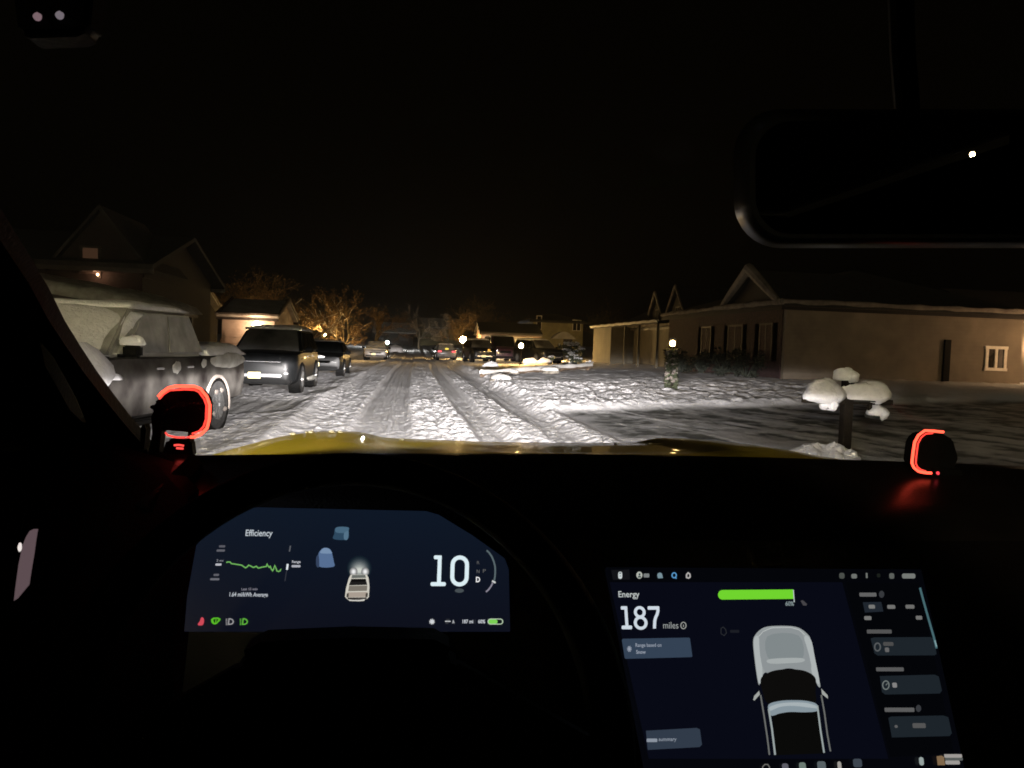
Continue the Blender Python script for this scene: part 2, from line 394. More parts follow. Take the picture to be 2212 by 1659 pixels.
# ------------------------------------------------------------------ the truck the photo is taken from
truck = thing('pickup_truck', 'yellow pickup truck seen from its own dark cabin, glowing screens below the windscreen', 'pickup truck', (0.34, 1.2, 0))
TO = Vector((0.34, 1.2, 0))
def tpart(mb, name, m, parent=None, **k):
    mb.v = [tuple(Vector(v) - TO) for v in mb.v]
    o = mb.build(name, m, parent or truck, **k); return o
# bonnet: raised shoulders, sunken middle, edges rolling down to the wings
def hood_z(u, y):
    zc = np.interp(y, [1.05, 1.5, 2.0, 2.35, 2.6, 2.75, 2.85, 2.92], [1.275, 1.262, 1.235, 1.210, 1.186, 1.150, 1.06, .9])
    au = abs(u)
    sh = 0.013 * (np.clip((au - .40) / .13, 0, 1) ** 2 * (3 - 2 * np.clip((au - .40) / .13, 0, 1)))
    k = np.clip((y - 1.05) / .5, 0, 1)
    edge = -0.080 * (np.clip((au - .60) / .32, 0, 3)) ** 1.9
    step = -.007 * np.clip((y - 1.93) / .035, 0, 1) * np.clip((.52 - au) / .08, 0, 1)
    return zc + sh * k + edge + step - .006 * (1 - (u / .4) ** 2) * (au < .4)
mb = MB()
us = np.concatenate([np.linspace(-1.0, -.56, 14), np.linspace(-.53, -.38, 9), np.linspace(-.34, .34, 15), np.linspace(.38, .53, 9), np.linspace(.56, 1.0, 14)])
ys = np.concatenate([np.linspace(1.05, 1.9, 12), np.linspace(1.92, 1.98, 7), np.linspace(2.0, 2.5, 12), np.linspace(2.54, 2.92, 14)])
vs = [(.34 + u, y - .28 * max(0, abs(u) - .45) ** 2, float(hood_z(u, y))) for y in ys for u in us]
nu = len(us); fs = [[j * nu + i, j * nu + i + 1, (j + 1) * nu + i + 1, (j + 1) * nu + i] for j in range(len(ys) - 1) for i in range(nu - 1)]
mb.add(vs, fs)
hood = tpart(mb, 'hood', 'yellow', smooth=60)
# snow grains left on the bonnet
mb = MB()
rnd = random.Random(3)
for px, py in ((868, 941), (716, 940), (735, 937), (632, 951), (672, 944), (663, 945), (1330, 958), (1402, 963)):
    p = at(px, py + 3, 2.42); u = p.x - .34
    mb = MB(); mb.blob((p.x, 2.42, float(hood_z(u, 2.42)) + .001), (.006 + .006 * rnd.random(), .012, .004), seed=int(px), nu=8, nv=5)
    tpart(mb, 'snow_grain', 'snow', hood)
# cowl at the windscreen foot, with washer nozzles
mb = MB(); mb.prism([(-.55, 1.05, 1.262), (1.22, 1.05, 1.262), (1.22, 1.30, 1.256), (-.55, 1.30, 1.256)], (0, 0, -.04))
cowl = tpart(mb, 'cowl', 'black')
# dashboard
mb = MB(); n = 40; ring = []
def dash_y(x): return 1.0 - .12 * ((x - .34) / .78) ** 2
rows = []
for i in range(n + 1):
    x = -.50 + 1.72 * i / n; yd = dash_y(x)
    prof = [(yd + .02, 1.20), (yd + .01, 1.352), (yd - .012, 1.362), (yd - .05, 1.357), (.82, 1.335), (.775, 1.318), (.765, 1.305), (.78, 1.28), (.83, 1.2), (.90, 1.05), (.93, .8)]
    rows.append([(x, y, z) for y, z in prof])
vs = [p for r in rows for p in r]; m_ = len(rows[0])
mb.add(vs, [[i * m_ + k, i * m_ + k + 1, (i + 1) * m_ + k + 1, (i + 1) * m_ + k] for i in range(n) for k in range(m_ - 1)])
dash = tpart(mb, 'dashboard', 'dash', smooth=50)
mb = MB(); mb.prism([(.80, .638, 1.205), (1.2, .638, 1.215), (1.2, .634, 1.208), (.80, .634, 1.198)], (0, .02, 0))
tpart(mb, 'trim_strip', 'gloss_black', dash)

M['pod'] = mat('added_pod_vinyl', (0.012, 0.008, 0.008), 0.22, var=0.1, scale=30, spec=0.5)
# windscreen
gl = bpy.data.materials.new('windscreen_glass'); gl.use_nodes = True; nt = gl.node_tree; nt.nodes.clear()
o_ = nt.nodes.new('ShaderNodeOutputMaterial'); mx = nt.nodes.new('ShaderNodeMixShader'); tr_ = nt.nodes.new('ShaderNodeBsdfTransparent'); gs = nt.nodes.new('ShaderNodeBsdfGlossy')
gs.inputs['Roughness'].default_value = .02; fr = nt.nodes.new('ShaderNodeFresnel'); fr.inputs['IOR'].default_value = 1.05
tr_.inputs['Color'].default_value = (.97, .98, .97, 1)
nt.links.new(fr.outputs[0], mx.inputs[0]); nt.links.new(tr_.outputs[0], mx.inputs[1]); nt.links.new(gs.outputs[0], mx.inputs[2]); nt.links.new(mx.outputs[0], o_.inputs[0])
mb = MB(); n = 20; vs = []
for j in range(9):
    t = j / 8
    for i in range(n + 1):
        x = -.52 + 1.72 * i / n
        vs.append((x, (dash_y(x) + .03) * (1 - t) + t * (.02 - .04 * ((x - .34) / .78) ** 2), 1.335 + t * .62 + .05 * math.sin(math.pi * t)))
mb.add(vs, [[j * (n + 1) + i, j * (n + 1) + i + 1, (j + 1) * (n + 1) + i + 1, (j + 1) * (n + 1) + i] for j in range(8) for i in range(n)])
tpart(mb, 'windscreen', gl, smooth=60)

# pillar and door frame, leaning back along the screen edge
def pil(px, py): return at(px, py, .90 - .3 * (985 - py) / 385)
def strip(name, left, right, m, thick=.03, parent=None):
    mb = MB(); a = [pil(*p) for p in left]; c = [pil(*p) for p in right]
    vs = []; 
    for p, q in zip(a, c):
        d = Vector((0, thick, 0)); vs += [p, q, q + d, p + d]
    k = len(a); fs = [[i * 4 + e, i * 4 + (e + 1) % 4, (i + 1) * 4 + (e + 1) % 4, (i + 1) * 4 + e] for i in range(k - 1) for e in range(4)]
    fs += [[3, 2, 1, 0], [(k - 1) * 4 + e for e in range(4)]]
    mb.add(vs, fs); return tpart(mb, name, m, parent)
strip('pillar', [(-420, 100), (-120, 430), (20, 640), (84, 735), (116, 772), (146, 825), (166, 862), (186, 912), (180, 960), (160, 1080)],
      [(-330, 100), (-60, 430), (62, 612), (104, 690), (140, 745), (180, 803), (222, 858), (262, 908), (318, 972), (345, 1080)], 'black')
strip('door_frame', [(-900, 100), (-900, 430), (-900, 600), (-900, 740), (-900, 800), (-900, 850), (-900, 890), (-900, 935), (-900, 1000), (-900, 1120)],
      [(-418, 100), (-118, 430), (22, 640), (86, 737), (97, 790), (128, 845), (150, 885), (180, 914), (182, 960), (170, 1120)], 'black', thick=.05)
mb = MB()
pts = [(-100, 1000), (182, 960), (345, 1010), (405, 1075), (395, 1250), (330, 1750), (-300, 1750)]
mb.prism([at(px, py, .80 - .34 * max(0, py - 1000) / 750) for px, py in pts][::-1], (0, .04, 0))
door = tpart(mb, 'door_panel', 'black')
# reflection on the door handle, painted as a dim glowing strip
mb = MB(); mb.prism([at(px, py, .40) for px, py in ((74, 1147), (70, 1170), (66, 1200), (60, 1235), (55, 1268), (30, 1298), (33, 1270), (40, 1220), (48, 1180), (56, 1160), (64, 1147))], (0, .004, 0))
tpart(mb, 'handle_reflection', glow(92, 76, 80), door)
mb = MB(); c = at(43, 1182, .395); mb.blob(c, (.0009, .001, .0022), nu=8, nv=6); tpart(mb, 'bright_dot', glow(235, 225, 220), door)  # bright dot beside the strip, given its own glow

blackout = bpy.data.materials.new('blackout_glass'); blackout.use_nodes = True; nt = blackout.node_tree; nt.nodes.clear()  # cab glass made nearly opaque to keep outside lamp light out
o_ = nt.nodes.new('ShaderNodeOutputMaterial'); tr_ = nt.nodes.new('ShaderNodeBsdfTransparent'); tr_.inputs['Color'].default_value = (.004, .004, .004, 1); nt.links.new(tr_.outputs[0], o_.inputs[0])
# roof, pillars and back wall of the cab with its rear window
mb = MB(); mb.prism([(-.5, .0, 1.96), (1.18, .0, 1.96), (1.18, -1.5, 1.96), (-.5, -1.5, 1.96)], (0, 0, .06)); tpart(mb, 'roof', 'black')
mb = MB(); mb.box((.34, -1.5, 1.0), (1.7, .06, .9)); mb.box((-.38, -1.5, 1.7), (.26, .06, .5)); mb.box((1.06, -1.5, 1.7), (.26, .06, .5)); mb.box((.34, -1.5, 1.86), (1.18, .06, .18)); tpart(mb, 'back_wall', 'black')
mb = MB(); mb.add([(-.25, -1.5, 1.45), (.93, -1.5, 1.45), (.93, -1.5, 1.77), (-.25, -1.5, 1.77)], [[0, 1, 2, 3]]); tpart(mb, 'rear_window', blackout, smooth=0)
mb = MB(); mb.box((.34, -.35, .5), (1.7, 2.3, .06)); tpart(mb, 'floor', 'black')
for s in (-.52, 1.20):
    mb = MB(); mb.box((s, -.2, .85), (.05, 2.6, 1.05)); tpart(mb, 'side_panel', 'black')
    mb = MB(); mb.box((s, -.45, 1.66), (.05, .12, .6)); tpart(mb, 'rear_pillar', 'black')
    mb = MB(); mb.add([(s, -1.5, 1.375), (s, -.51, 1.375), (s, -.51, 1.95), (s, -1.5, 1.95)], [[0, 1, 2, 3]]); tpart(mb, 'side_window', blackout, smooth=0)
    mb = MB(); mb.add([(s, -.39, 1.375), (s, 1.0, 1.36), (s, .0, 1.97), (s, -.39, 1.97)], [[0, 1, 2, 3]]); tpart(mb, 'side_window', blackout, smooth=0)

# windscreen reflections of red rings, built as glowing tubes on added mounts
def ring_reflection(outer, inner, Y, back, stub):
    mb = MB(); mb.tube([at(px, py, Y) for px, py in outer], .0017, 8)
    r = tpart(mb, 'ring_reflection', glow(255, 78, 56, 3.2), dash)
    mb = MB(); mb.tube([at(px, py, Y + .006) for px, py in inner], .0010, 8)
    tpart(mb, 'inner_ring_reflection', glow(255, 66, 54, 1.8), dash)
    mb = MB(); mb.prism([at(px, py, Y + .012) for px, py in back], (0, .03, 0)); tpart(mb, 'added_ring_backing', 'black', dash, bevel=.002)
    for s in stub:
        mb = MB(); mb.prism([at(px, py, Y + .008) for px, py in s], (0, .02, 0)); tpart(mb, 'added_mount', 'black', dash, bevel=.003)
yl = .86
ring_reflection([(342, 857), (350, 848), (364, 838), (380, 834), (420, 835), (433, 840), (447, 857), (453, 875), (452, 905), (447, 925), (434, 938), (420, 944), (411, 944)],
           [(344, 862), (354, 851), (367, 843), (400, 841), (420, 842), (430, 847), (441, 862), (446, 876), (445, 905), (440, 921), (430, 932), (415, 937)], yl,
           [(352, 852), (366, 842), (420, 841), (431, 847), (442, 862), (446, 876), (445, 905), (440, 922), (424, 936), (362, 930), (338, 932), (338, 880)],
           [[(336, 864), (352, 862), (362, 880), (352, 905), (347, 935), (341, 985), (318, 985), (328, 938), (326, 900), (332, 885), (322, 882), (322, 877), (336, 874)],
            [(405, 920), (409, 920), (409, 985), (405, 985)], [(358, 950), (411, 951), (416, 990), (346, 990)], [(303, 925), (308, 915), (314, 925), (309, 975), (302, 975)]])
for seg in ([(357, 934), (362, 940), (372, 943), (384, 945), (400, 945)], [(403, 945), (409, 944)], [(376, 962), (386, 961), (397, 963)], [(381, 968), (396, 969)]):
    mb = MB(); mb.tube([at(px, py, yl) for px, py in seg], .0011, 8); tpart(mb, 'ring_reflection_segment', glow(255, 80, 72, 1.3), dash)
yr = .90
ring_reflection([(2038, 933), (2015, 931), (1998, 930), (1984, 940), (1976, 955), (1972, 980), (1970, 1000), (1974, 1010), (1984, 1018), (1996, 1021), (2012, 1022)],
           [(2015, 936), (2000, 937), (1990, 945), (1983, 958), (1980, 980), (1978, 1000), (1982, 1009), (1990, 1015), (2000, 1018)], yr,
           [(2040, 938), (2004, 938), (1992, 948), (1986, 960), (1983, 980), (1981, 998), (1985, 1008), (2000, 1015), (2025, 1028), (2055, 1030), (2072, 990), (2060, 950)],
           [[(2010, 1010), (2080, 1010), (2090, 1062), (2000, 1058)]])
mb = MB(); mb.blob(at(2026, 1022, yr), (.0022, .002, .0022), nu=10, nv=8); tpart(mb, 'ring_reflection_segment', glow(255, 70, 80, 1.3), dash)

mb = MB(); mb.loft([[(x, .875, 1.372 - .012 * abs(k)), (x, .80, 1.362 - .012 * abs(k)), (x, .73, 1.344 - .012 * abs(k)), (x, .73, 1.30), (x, .875, 1.33)] for x, k in ((-.40, 1), (-.385, 0), (-.236, 0), (-.225, 1))])
tpart(mb, 'glow_catch_pod', 'pod', dash, smooth=40)  # added pod, sloped to catch the red ring glow

# steering wheel facing the driver
WY = .47; wc = at(745, 1700, WY); nrm = Vector((0, -math.cos(rad(4)), math.sin(rad(4)))); wx_ = Vector((1, 0, 0)); wy_ = Vector((0, math.sin(rad(4)), math.cos(rad(4))))
sc_ = WY / F
mb = MB(); an_ = [2 * math.pi * k / 96 for k in range(96)]
mb.tube([wc + wx_ * math.cos(a) * 602 * sc_ + wy_ * math.sin(a) * 692 * sc_ for a in an_], [(36 + 16 * math.cos(a) ** 2) * sc_ for a in an_], 16, closed=True)
wheel = tpart(mb, 'steering_wheel', 'wheel_leather', smooth=80)
def wp(px, py, d): return wc + wx_ * ((px - 745) * sc_) - wy_ * ((py - 1700) * sc_) + nrm * d
hub = [(560, 1580), (520, 1480), (500, 1410), (560, 1378), (745, 1372), (930, 1378), (990, 1410), (970, 1480), (930, 1580)]
mb = MB(); mb.prism([wp(px, py, .012) for px, py in hub], -nrm * .04)
tpart(mb, 'hub', 'wheel_leather', wheel, bevel=.008)
mb = MB(); mb.prism([wp(px, py, .004) for px, py in ((160, 1760), (150, 1640), (500, 1440), (990, 1440), (1340, 1640), (1330, 1760))], -nrm * .02)
tpart(mb, 'spoke', 'wheel_leather', wheel, bevel=.006)

# rear-view mirror
my = .47
def rrect(x0, y0, x1, y1, r, Y, n=8):
    pts = []
    for cx, cy, a0 in ((x1 - r, y0 + r, -90), (x1 - r, y1 - r, 0), (x0 + r, y1 - r, 90), (x0 + r, y0 + r, 180)):
        for k in range(n + 1):
            a = rad(a0 + 90 * k / n); pts.append(at(cx + r * math.cos(a), cy + r * math.sin(a), Y))
    return pts
mb = MB(); c = at(1965, 385, my)
r0 = rrect(1612, 246, 2330, 522, 92, my); r1 = rrect(1620, 254, 2322, 514, 86, my - .004)
r2 = rrect(1585, 236, 2350, 536, 100, my + .02); r3 = rrect(1640, 290, 2280, 500, 60, my + .05)
mb.loft([r1, r0, r2, r3])
mir = tpart(mb, 'rear_view_mirror', 'bezel', smooth=50)
mb = MB(); mb.add(rrect(1632, 262, 2310, 505, 78, my - .0045), [list(range(36))]); tpart(mb, 'mirror_glass', 'mirror', mir)
mb = MB(); mb.tube([at(1965, 300, my + .03), at(1950, 120, my + .03), at(1945, -30, my + .02)], .008, 10); tpart(mb, 'stalk', 'black', mir)
# two dim glowing dots on a black plate, high on the left of the screen
mb = MB(); mb.prism([at(px, py, .42) for px, py in ((20, -40), (200, -40), (190, 62), (160, 74), (60, 78), (34, 66))], (0, .02, 0))
vis = tpart(mb, 'dot_plate', 'black', bevel=.003)
for px, py, c in ((81, 36, (120, 98, 104)), (129, 33, (112, 104, 110))):
    mb = MB(); mb.blob(at(px, py, .418), (.0021, .0015, .002), nu=12, nv=8); tpart(mb, 'glowing_dot', glow(*c), vis)

# ------------------------------------------------------------------ screens
class Screen:
    def __init__(s, name, origin_px, Y, yaw, tilt, outline, m):
        s.p0 = at(*origin_px, Y); a, t = rad(yaw), rad(tilt)
        s.n = Vector((math.sin(a) * math.cos(t), -math.cos(a) * math.cos(t), math.sin(t)))
        s.lv = 0
        mb = MB(); mb.prism([s.pt(*p) for p in outline], -s.n * .012)
        s.o = tpart(mb, name, m, truck, smooth=0)
    def pt(s, px, py, e=0.0):
        d = ray(px, py); p = s.p0 + s.n * e; return CAM + d * ((p - CAM).dot(s.n) / d.dot(s.n))
    def put(s, name, polys, m, parent=None):
        s.lv += 1; e = .0003 + .00004 * s.lv; mb = MB()
        if name in ('truck_graphic', 'truck_mirror_graphic') and len(polys) > 1:
            for q in polys: s.put(name, [q], m)
            return
        if name in ('truck_graphic', 'windscreen_graphic', 'traffic_graphic', 'seat_icon', 'bell_icon') and len(polys[0][1]) == 1: polys = [poly(smooth_closed(polys[0][0]))]
        for vs, fs in polys: mb.add([s.pt(x, y, e) for x, y in vs], fs)
        return tpart(mb, name, m, s.o, smooth=0)
def poly(pts): return (pts, [list(range(len(pts)))])
def smooth_closed(p, n=4):
    out = []; k = len(p)
    for i in range(k):
        a, b_, c, d = (Vector(p[(i + q) % k]) for q in (-1, 0, 1, 2))
        for j in range(n):
            t = j / n; out.append(tuple(.5 * ((2 * b_) + (c - a) * t + (2 * a - 5 * b_ + 4 * c - d) * t * t + (3 * b_ - a - 3 * c + d) * t ** 3)))
    return out
def stroke(pts, w, closed=False):
    vs = []; fs = []; k = len(pts)
    for i in range(k):
        a = pts[i - 1] if (i or closed) else pts[0]; c = pts[(i + 1) % k] if (i < k - 1 or closed) else pts[-1]
        p = pts[i]
        d1 = Vector((p[0] - a[0], p[1] - a[1])); d2 = Vector((c[0] - p[0], c[1] - p[1]))
        d1 = d1.normalized() if d1.length else d2.normalized(); d2 = d2.normalized() if d2.length else d1
        t = (d1 + d2).normalized() if (d1 + d2).length > .01 else d1
        nn = Vector((-t.y, t.x)); sc = 1 / max(.55, nn.dot(Vector((-d1.y, d1.x))))
        vs += [(p[0] + nn.x * w / 2 * sc, p[1] + nn.y * w / 2 * sc), (p[0] - nn.x * w / 2 * sc, p[1] - nn.y * w / 2 * sc)]
    for i in range(k if closed else k - 1):
        j = (i + 1) % k; fs.append([2 * i, 2 * i + 1, 2 * j + 1, 2 * j])
    return (vs, fs)
def ell(cx, cy, rx, ry, n=24, sh=0.0): return [(cx + rx * math.cos(2 * math.pi * k / n) + sh * ry * math.sin(2 * math.pi * k / n), cy + ry * math.sin(2 * math.pi * k / n)) for k in range(n)]
def rbar(x0, y0, x1, y1, r=None, sh=0.0):
    r = r if r is not None else min(abs(x1 - x0), abs(y1 - y0)) * .35; pts = []
    for cx, cy, a0 in ((x1 - r, y0 + r, -90), (x1 - r, y1 - r, 0), (x0 + r, y1 - r, 90), (x0 + r, y0 + r, 180)):
        for k in range(5):
            a = rad(a0 + 22.5 * k); y = cy + r * math.sin(a); pts.append((cx + r * math.cos(a) + sh * (y - y1), y))
    return poly(pts)
def text(string, x0, x1, ybase, h, sh=0.0, dy=0.0, weight=0.0):
    cu = bpy.data.curves.new('t', 'FONT'); cu.body = string; cu.size = 1; cu.resolution_u = 4; cu.offset = weight
    ob = bpy.data.objects.new('t', cu); COL.objects.link(ob); dg = bpy.context.evaluated_depsgraph_get(); ev = ob.evaluated_get(dg); mm = ev.to_mesh()
    vs = [(v.co.x, v.co.y) for v in mm.vertices]; fs = [list(p.vertices) for p in mm.polygons]; ev.to_mesh_clear(); bpy.data.objects.remove(ob); bpy.data.curves.remove(cu)
    xa = min(v[0] for v in vs); xb = max(v[0] for v in vs); k = (x1 - x0) / (xb - xa)
    return ([(x0 + (x - xa) * k + sh * y * h / .7, ybase - y * h / .7 + dy * (x - xa) * k) for x, y in vs], fs)
def panel(name, top, bot):
    """screen backlight: dark navy, a little bluer towards the top of the display"""
    m = bpy.data.materials.new(name); m.use_nodes = True; nt = m.node_tree; nt.nodes.clear(); N = nt.nodes; L = nt.links
    o = N.new('ShaderNodeOutputMaterial'); e = N.new('ShaderNodeEmission'); tc = N.new('ShaderNodeTexCoord'); sp = N.new('ShaderNodeSeparateXYZ')
    r = N.new('ShaderNodeValToRGB'); L.new(tc.outputs['Generated'], sp.inputs[0]); L.new(sp.outputs['Z'], r.inputs['Fac'])
    r.color_ramp.elements[0].color = (*srgb(*bot), 1); r.color_ramp.elements[1].color = (*srgb(*top), 1)
    L.new(r.outputs[0], e.inputs[0]); g = N.new('ShaderNodeBsdfGlossy'); g.inputs['Roughness'].default_value = .25; g.inputs['Color'].default_value = (.02, .02, .02, 1)
    a = N.new('ShaderNodeAddShader'); L.new(e.outputs[0], a.inputs[0]); L.new(g.outputs[0], a.inputs[1]); L.new(a.outputs[0], o.inputs[0]); return m

W_ = glow(222, 232, 238)
# -- instrument display
S = Screen('instrument_screen', (757, 1230), .62, -2, 22, [(398, 1364), (404, 1290), (424, 1178), (470, 1128), (528, 1098), (560, 1096), (920, 1104), (948, 1112), (1020, 1156), (1090, 1206), (1099, 1230), (1102, 1364)], panel('instrument_backlight', (15, 24, 38), (14, 16, 27)))
I = lambda cx, cy: (405.5 + .3333 * cx, 1032.2 + .3333 * cy)
IP = lambda l: [I(*p) for p in l]
S.put('efficiency_title', [text('Efficiency', 530, 588, 1157.5, 13.5, .12, .012, .012)], glow(190, 198, 205))
for a, c, y, k in ((202, 242, 444, 90), (186, 240, 471, 95), (178, 218, 562, 185), (166, 202, 629, 95), (144, 204, 657, 105)):
    x0, y0 = I(a, y - 7); x1, y1 = I(c, y + 7); S.put('scale_mark', [rbar(x0, y0, x1, y1, sh=-.15)], glow(k, k, k + 8))
S.put('scale_mark', [text('2 mi', *[I(v, 0)[0] for v in (186, 230)], I(0, 543)[1], 5, .1)], glow(150, 152, 160))
S.put('efficiency_graph', [stroke(IP([(250, 550), (258, 545), (275, 546), (283, 556), (300, 558), (350, 566), (360, 574), (375, 583), (385, 577), (395, 566), (405, 570), (425, 581), (445, 573), (452, 580), (458, 585), (480, 579), (510, 574), (514, 558), (520, 570), (528, 580), (535, 574), (541, 590), (550, 602), (557, 590), (564, 568), (572, 585), (578, 603), (588, 607), (600, 602), (603, 594), (598, 598)]), 2.6)], glow(112, 178, 92))
S.put('range_scale', [stroke(IP([(666, 440), (659, 478)]), 2.6)], glow(92, 94, 100))
S.put('range_scale', [stroke(IP([(648, 558), (643, 596)]), 4.2)], glow(225, 232, 238))
S.put('range_scale', [stroke(IP([(641, 600), (630, 670)]), 2)], glow(52, 54, 62))
x0, y0 = I(676, 0); S.put('range_label', [text('Range', I(676, 0)[0], I(731, 0)[0], I(0, 551)[1], 5.2, 0, .0, .02)], glow(190, 192, 200))
S.put('range_label', [rbar(*I(673, 565), *I(731, 580))], glow(172, 174, 184))
S.put('average_label', [text('Last 15 min', *[I(v, 0)[0] for v in (348, 452)], I(0, 728)[1], 5.2, .1, .0, .01)], glow(140, 138, 150))
S.put('average_label', [text('1.64 mi/kWh Average', *[I(v, 0)[0] for v in (270, 518)], I(0, 768)[1], 9.0, .1, .01, .015)], glow(190, 196, 204))
# neighbouring cars on the display
S.put('traffic_graphic', [poly(IP([(962, 322), (1040, 320), (1043, 345), (1036, 398), (946, 397), (950, 362)]))], glow(46, 72, 94))
S.put('traffic_graphic', [poly(IP([(966, 320), (1040, 321), (1036, 352), (1010, 358), (960, 352)]))], glow(72, 102, 124))
S.put('traffic_graphic', [poly(IP([(1014, 358), (1042, 345), (1036, 398), (1014, 398)]))], glow(84, 114, 136))
S.put('traffic_graphic', [poly(IP([(846, 500), (864, 466), (884, 454), (910, 456), (930, 474), (946, 540), (945, 576), (850, 574)]))], glow(86, 110, 146))
S.put('traffic_graphic', [poly(IP([(866, 468), (884, 455), (910, 457), (926, 472), (932, 490), (862, 488)]))], glow(118, 142, 172))
S.put('traffic_graphic', [poly(IP([(832, 520), (848, 500), (852, 574), (834, 572)]))], glow(52, 66, 92))
# own truck with its headlamp glow
for k in range(9):
    t = k / 8; S.put('headlamp_graphic', [poly(IP(ell(1112, 588 + 12 * t, 80 * (1 - t) + 20 * t, 84 * (1 - t) + 14 * t, 28)))], glow(*[int(a + (c - a) * t ** 1.25) for a, c in zip((19, 30, 40), (205, 208, 200))]))
for sx in (1075, 1150):
    for k in range(5):
        t = k / 4; S.put('headlamp_graphic', [poly(IP(ell(sx, 608, 26 - 18 * t, 28 - 18 * t, 20)))], glow(*[int(120 + 118 * t)] * 3))
V = lambda pts, *c: S.put('vehicle_graphic', [poly(IP(pts))], glow(*c))
V([(1044, 650), (1056, 628), (1160, 627), (1172, 648), (1178, 705), (1174, 772), (1160, 786), (1034, 787), (1019, 770), (1026, 715)], 206, 202, 190)
V([(1066, 630), (1150, 629), (1156, 648), (1060, 650)], 104, 108, 104)
V([(1060, 655), (1154, 654), (1164, 694), (1044, 697)], 30, 29, 28)
V([(1064, 660), (1150, 659), (1154, 672), (1058, 674)], 14, 14, 14)
V([(1046, 700), (1164, 698), (1162, 732), (1040, 735)], 122, 116, 106)
V([(1036, 742), (1166, 740), (1163, 772), (1030, 775)], 168, 156, 144)
V([(1030, 750), (1044, 748), (1042, 774), (1028, 774)], 70, 66, 60)
V([(1154, 748), (1168, 746), (1166, 772), (1152, 774)], 70, 66, 60)
V([(1034, 776), (1162, 775), (1158, 785), (1038, 787)], 52, 48, 46)
V([(1036, 787), (1072, 791), (1116, 791), (1150, 785), (1144, 797), (1112, 800), (1050, 798)], 208, 206, 198)
# speed
T = lambda cx, cy: (884.8 + .1 * cx, 1150.2 + .1 * cy)
TP = lambda l: [T(*p) for p in l]
def stadium(cx, cy, rx, ry, n=10):
    q = ry - rx; pts = []
    for k in range(n + 1): a = math.pi + math.pi * k / n; pts.append((cx + rx * math.cos(a) + 4, cy - q + rx * math.sin(a)))
    for k in range(n + 1): a = math.pi * k / n; pts.append((cx + rx * math.cos(a) - 4, cy + q + rx * math.sin(a)))
    return pts
S.put('speed_readout', [rbar(*T(526, 496), *T(694, 578), 2.5), rbar(*T(452, 1072), *T(783, 1158), 3.5), poly(TP([(612, 500), (694, 500), (676, 1110), (590, 1110)])), stroke(TP(stadium(1081, 831, 156, 292)), 8.6, True)], glow(220, 238, 244))
for g, x, y, h, k in (('R', 1483, 650, 70, 92), ('N', 1480, 838, 76, 105), ('P', 1615, 828, 76, 98), ('D', 1478, 1015, 110, 242)):
    S.put('gear_letter', [text(g, *[T(v, 0)[0] for v in (x - h * .4, x + h * .4)], T(0, y + h / 2)[1], h * .1, 0, 0, .03 if g == 'D' else 0)], glow(k, k, k))
S.put('power_gauge', [stroke(TP([(1665, 385), (1720, 440), (1775, 520), (1820, 630), (1845, 730), (1850, 830), (1845, 940), (1828, 1040)]), 3.6)], glow(88, 102, 106))
S.put('power_gauge', [stroke(TP([(1798, 1085), (1760, 1160), (1710, 1230), (1650, 1285)]), 3.4)], glow(136, 132, 146))
S.put('power_gauge', [stroke(TP([(1782, 1046), (1856, 1086)]), 3.8)], glow(205, 208, 206))
S.put('limit_marker', [poly(TP(ell(1075, 1256, 98, 46)))], glow(70, 78, 82))
# warning row
S.put('seat_icon', [poly(IP([(92, 903), (104, 912), (104, 940), (94, 955), (70, 956), (66, 946), (78, 930), (84, 912)]))], glow(206, 74, 88))
S.put('washer_icon', [poly(IP([(150, 918), (166, 906), (196, 905), (214, 914), (208, 926), (186, 948), (168, 950), (154, 938)]))], glow(90, 186, 40))
S.put('washer_icon', [poly(IP([(164, 920), (182, 912), (200, 918), (184, 940), (172, 940)]))], glow(20, 52, 16))
S.put('washer_icon', [stroke(IP([(183, 914), (181, 944)]), 2)], glow(90, 186, 40))
for x, c in ((242, (150, 148, 152)), (333, (96, 178, 62))):
    S.put('headlight_icon', [stroke(IP([(x + 5 * q + 9, 914 + 9 * i), (x + 5 * q - 1 + 6, 914 + 9 * i + 3), ]), 1.6) for i in range(5) for q in (0, 1)] + [stroke(IP([(x + 26, 914), (x + 36, 914), (x + 48, 920), (x + 54, 932), (x + 48, 944), (x + 36, 949), (x + 22, 949)]), 2.6, True)], glow(*c))
S.put('snowflake_icon', [stroke(IP([(1583 + 19 * math.cos(a), 932 + 19 * math.sin(a)), (1583 - 19 * math.cos(a), 932 - 19 * math.sin(a))]), 1.9) for a in (0.2, 1.0, 1.77, 2.55)] + [stroke(IP(ell(1583, 932, 11, 11, 12)), 1.4, True)], glow(205, 208, 212))
S.put('wiper_icon', [stroke(IP([(1668, 930), (1704, 930)]), 2.2)], glow(196, 198, 200)); S.put('wiper_icon', [stroke(IP([(1674, 918), (1698, 918)]), 2), stroke(IP([(1670, 944), (1690, 944)]), 2)], glow(52, 54, 58))
S.put('wiper_icon', [text('A', *[I(v, 0)[0] for v in (1714, 1729)], I(0, 943)[1], 7.2, 0, 0, .03)], glow(190, 192, 196))
S.put('range_readout', [text('187 mi', *[I(v, 0)[0] for v in (1781, 1850)], I(0, 942)[1], 7.6, 0, 0, .03)], glow(190, 194, 200))
S.put('range_readout', [stroke(IP([(1862, 918), (1862, 946)]), 1)], glow(60, 62, 68))
S.put('charge_readout', [text('60%', *[I(v, 0)[0] for v in (1882, 1928)], I(0, 942)[1], 7.6, 0, 0, .03)], glow(190, 194, 200))
S.put('battery_icon', [rbar(*I(1943, 912), *I(2045, 951), 6.5)], glow(176, 196, 168)); S.put('battery_icon', [rbar(*I(1950, 918), *I(2038, 945), 4.2)], glow(14, 22, 24))
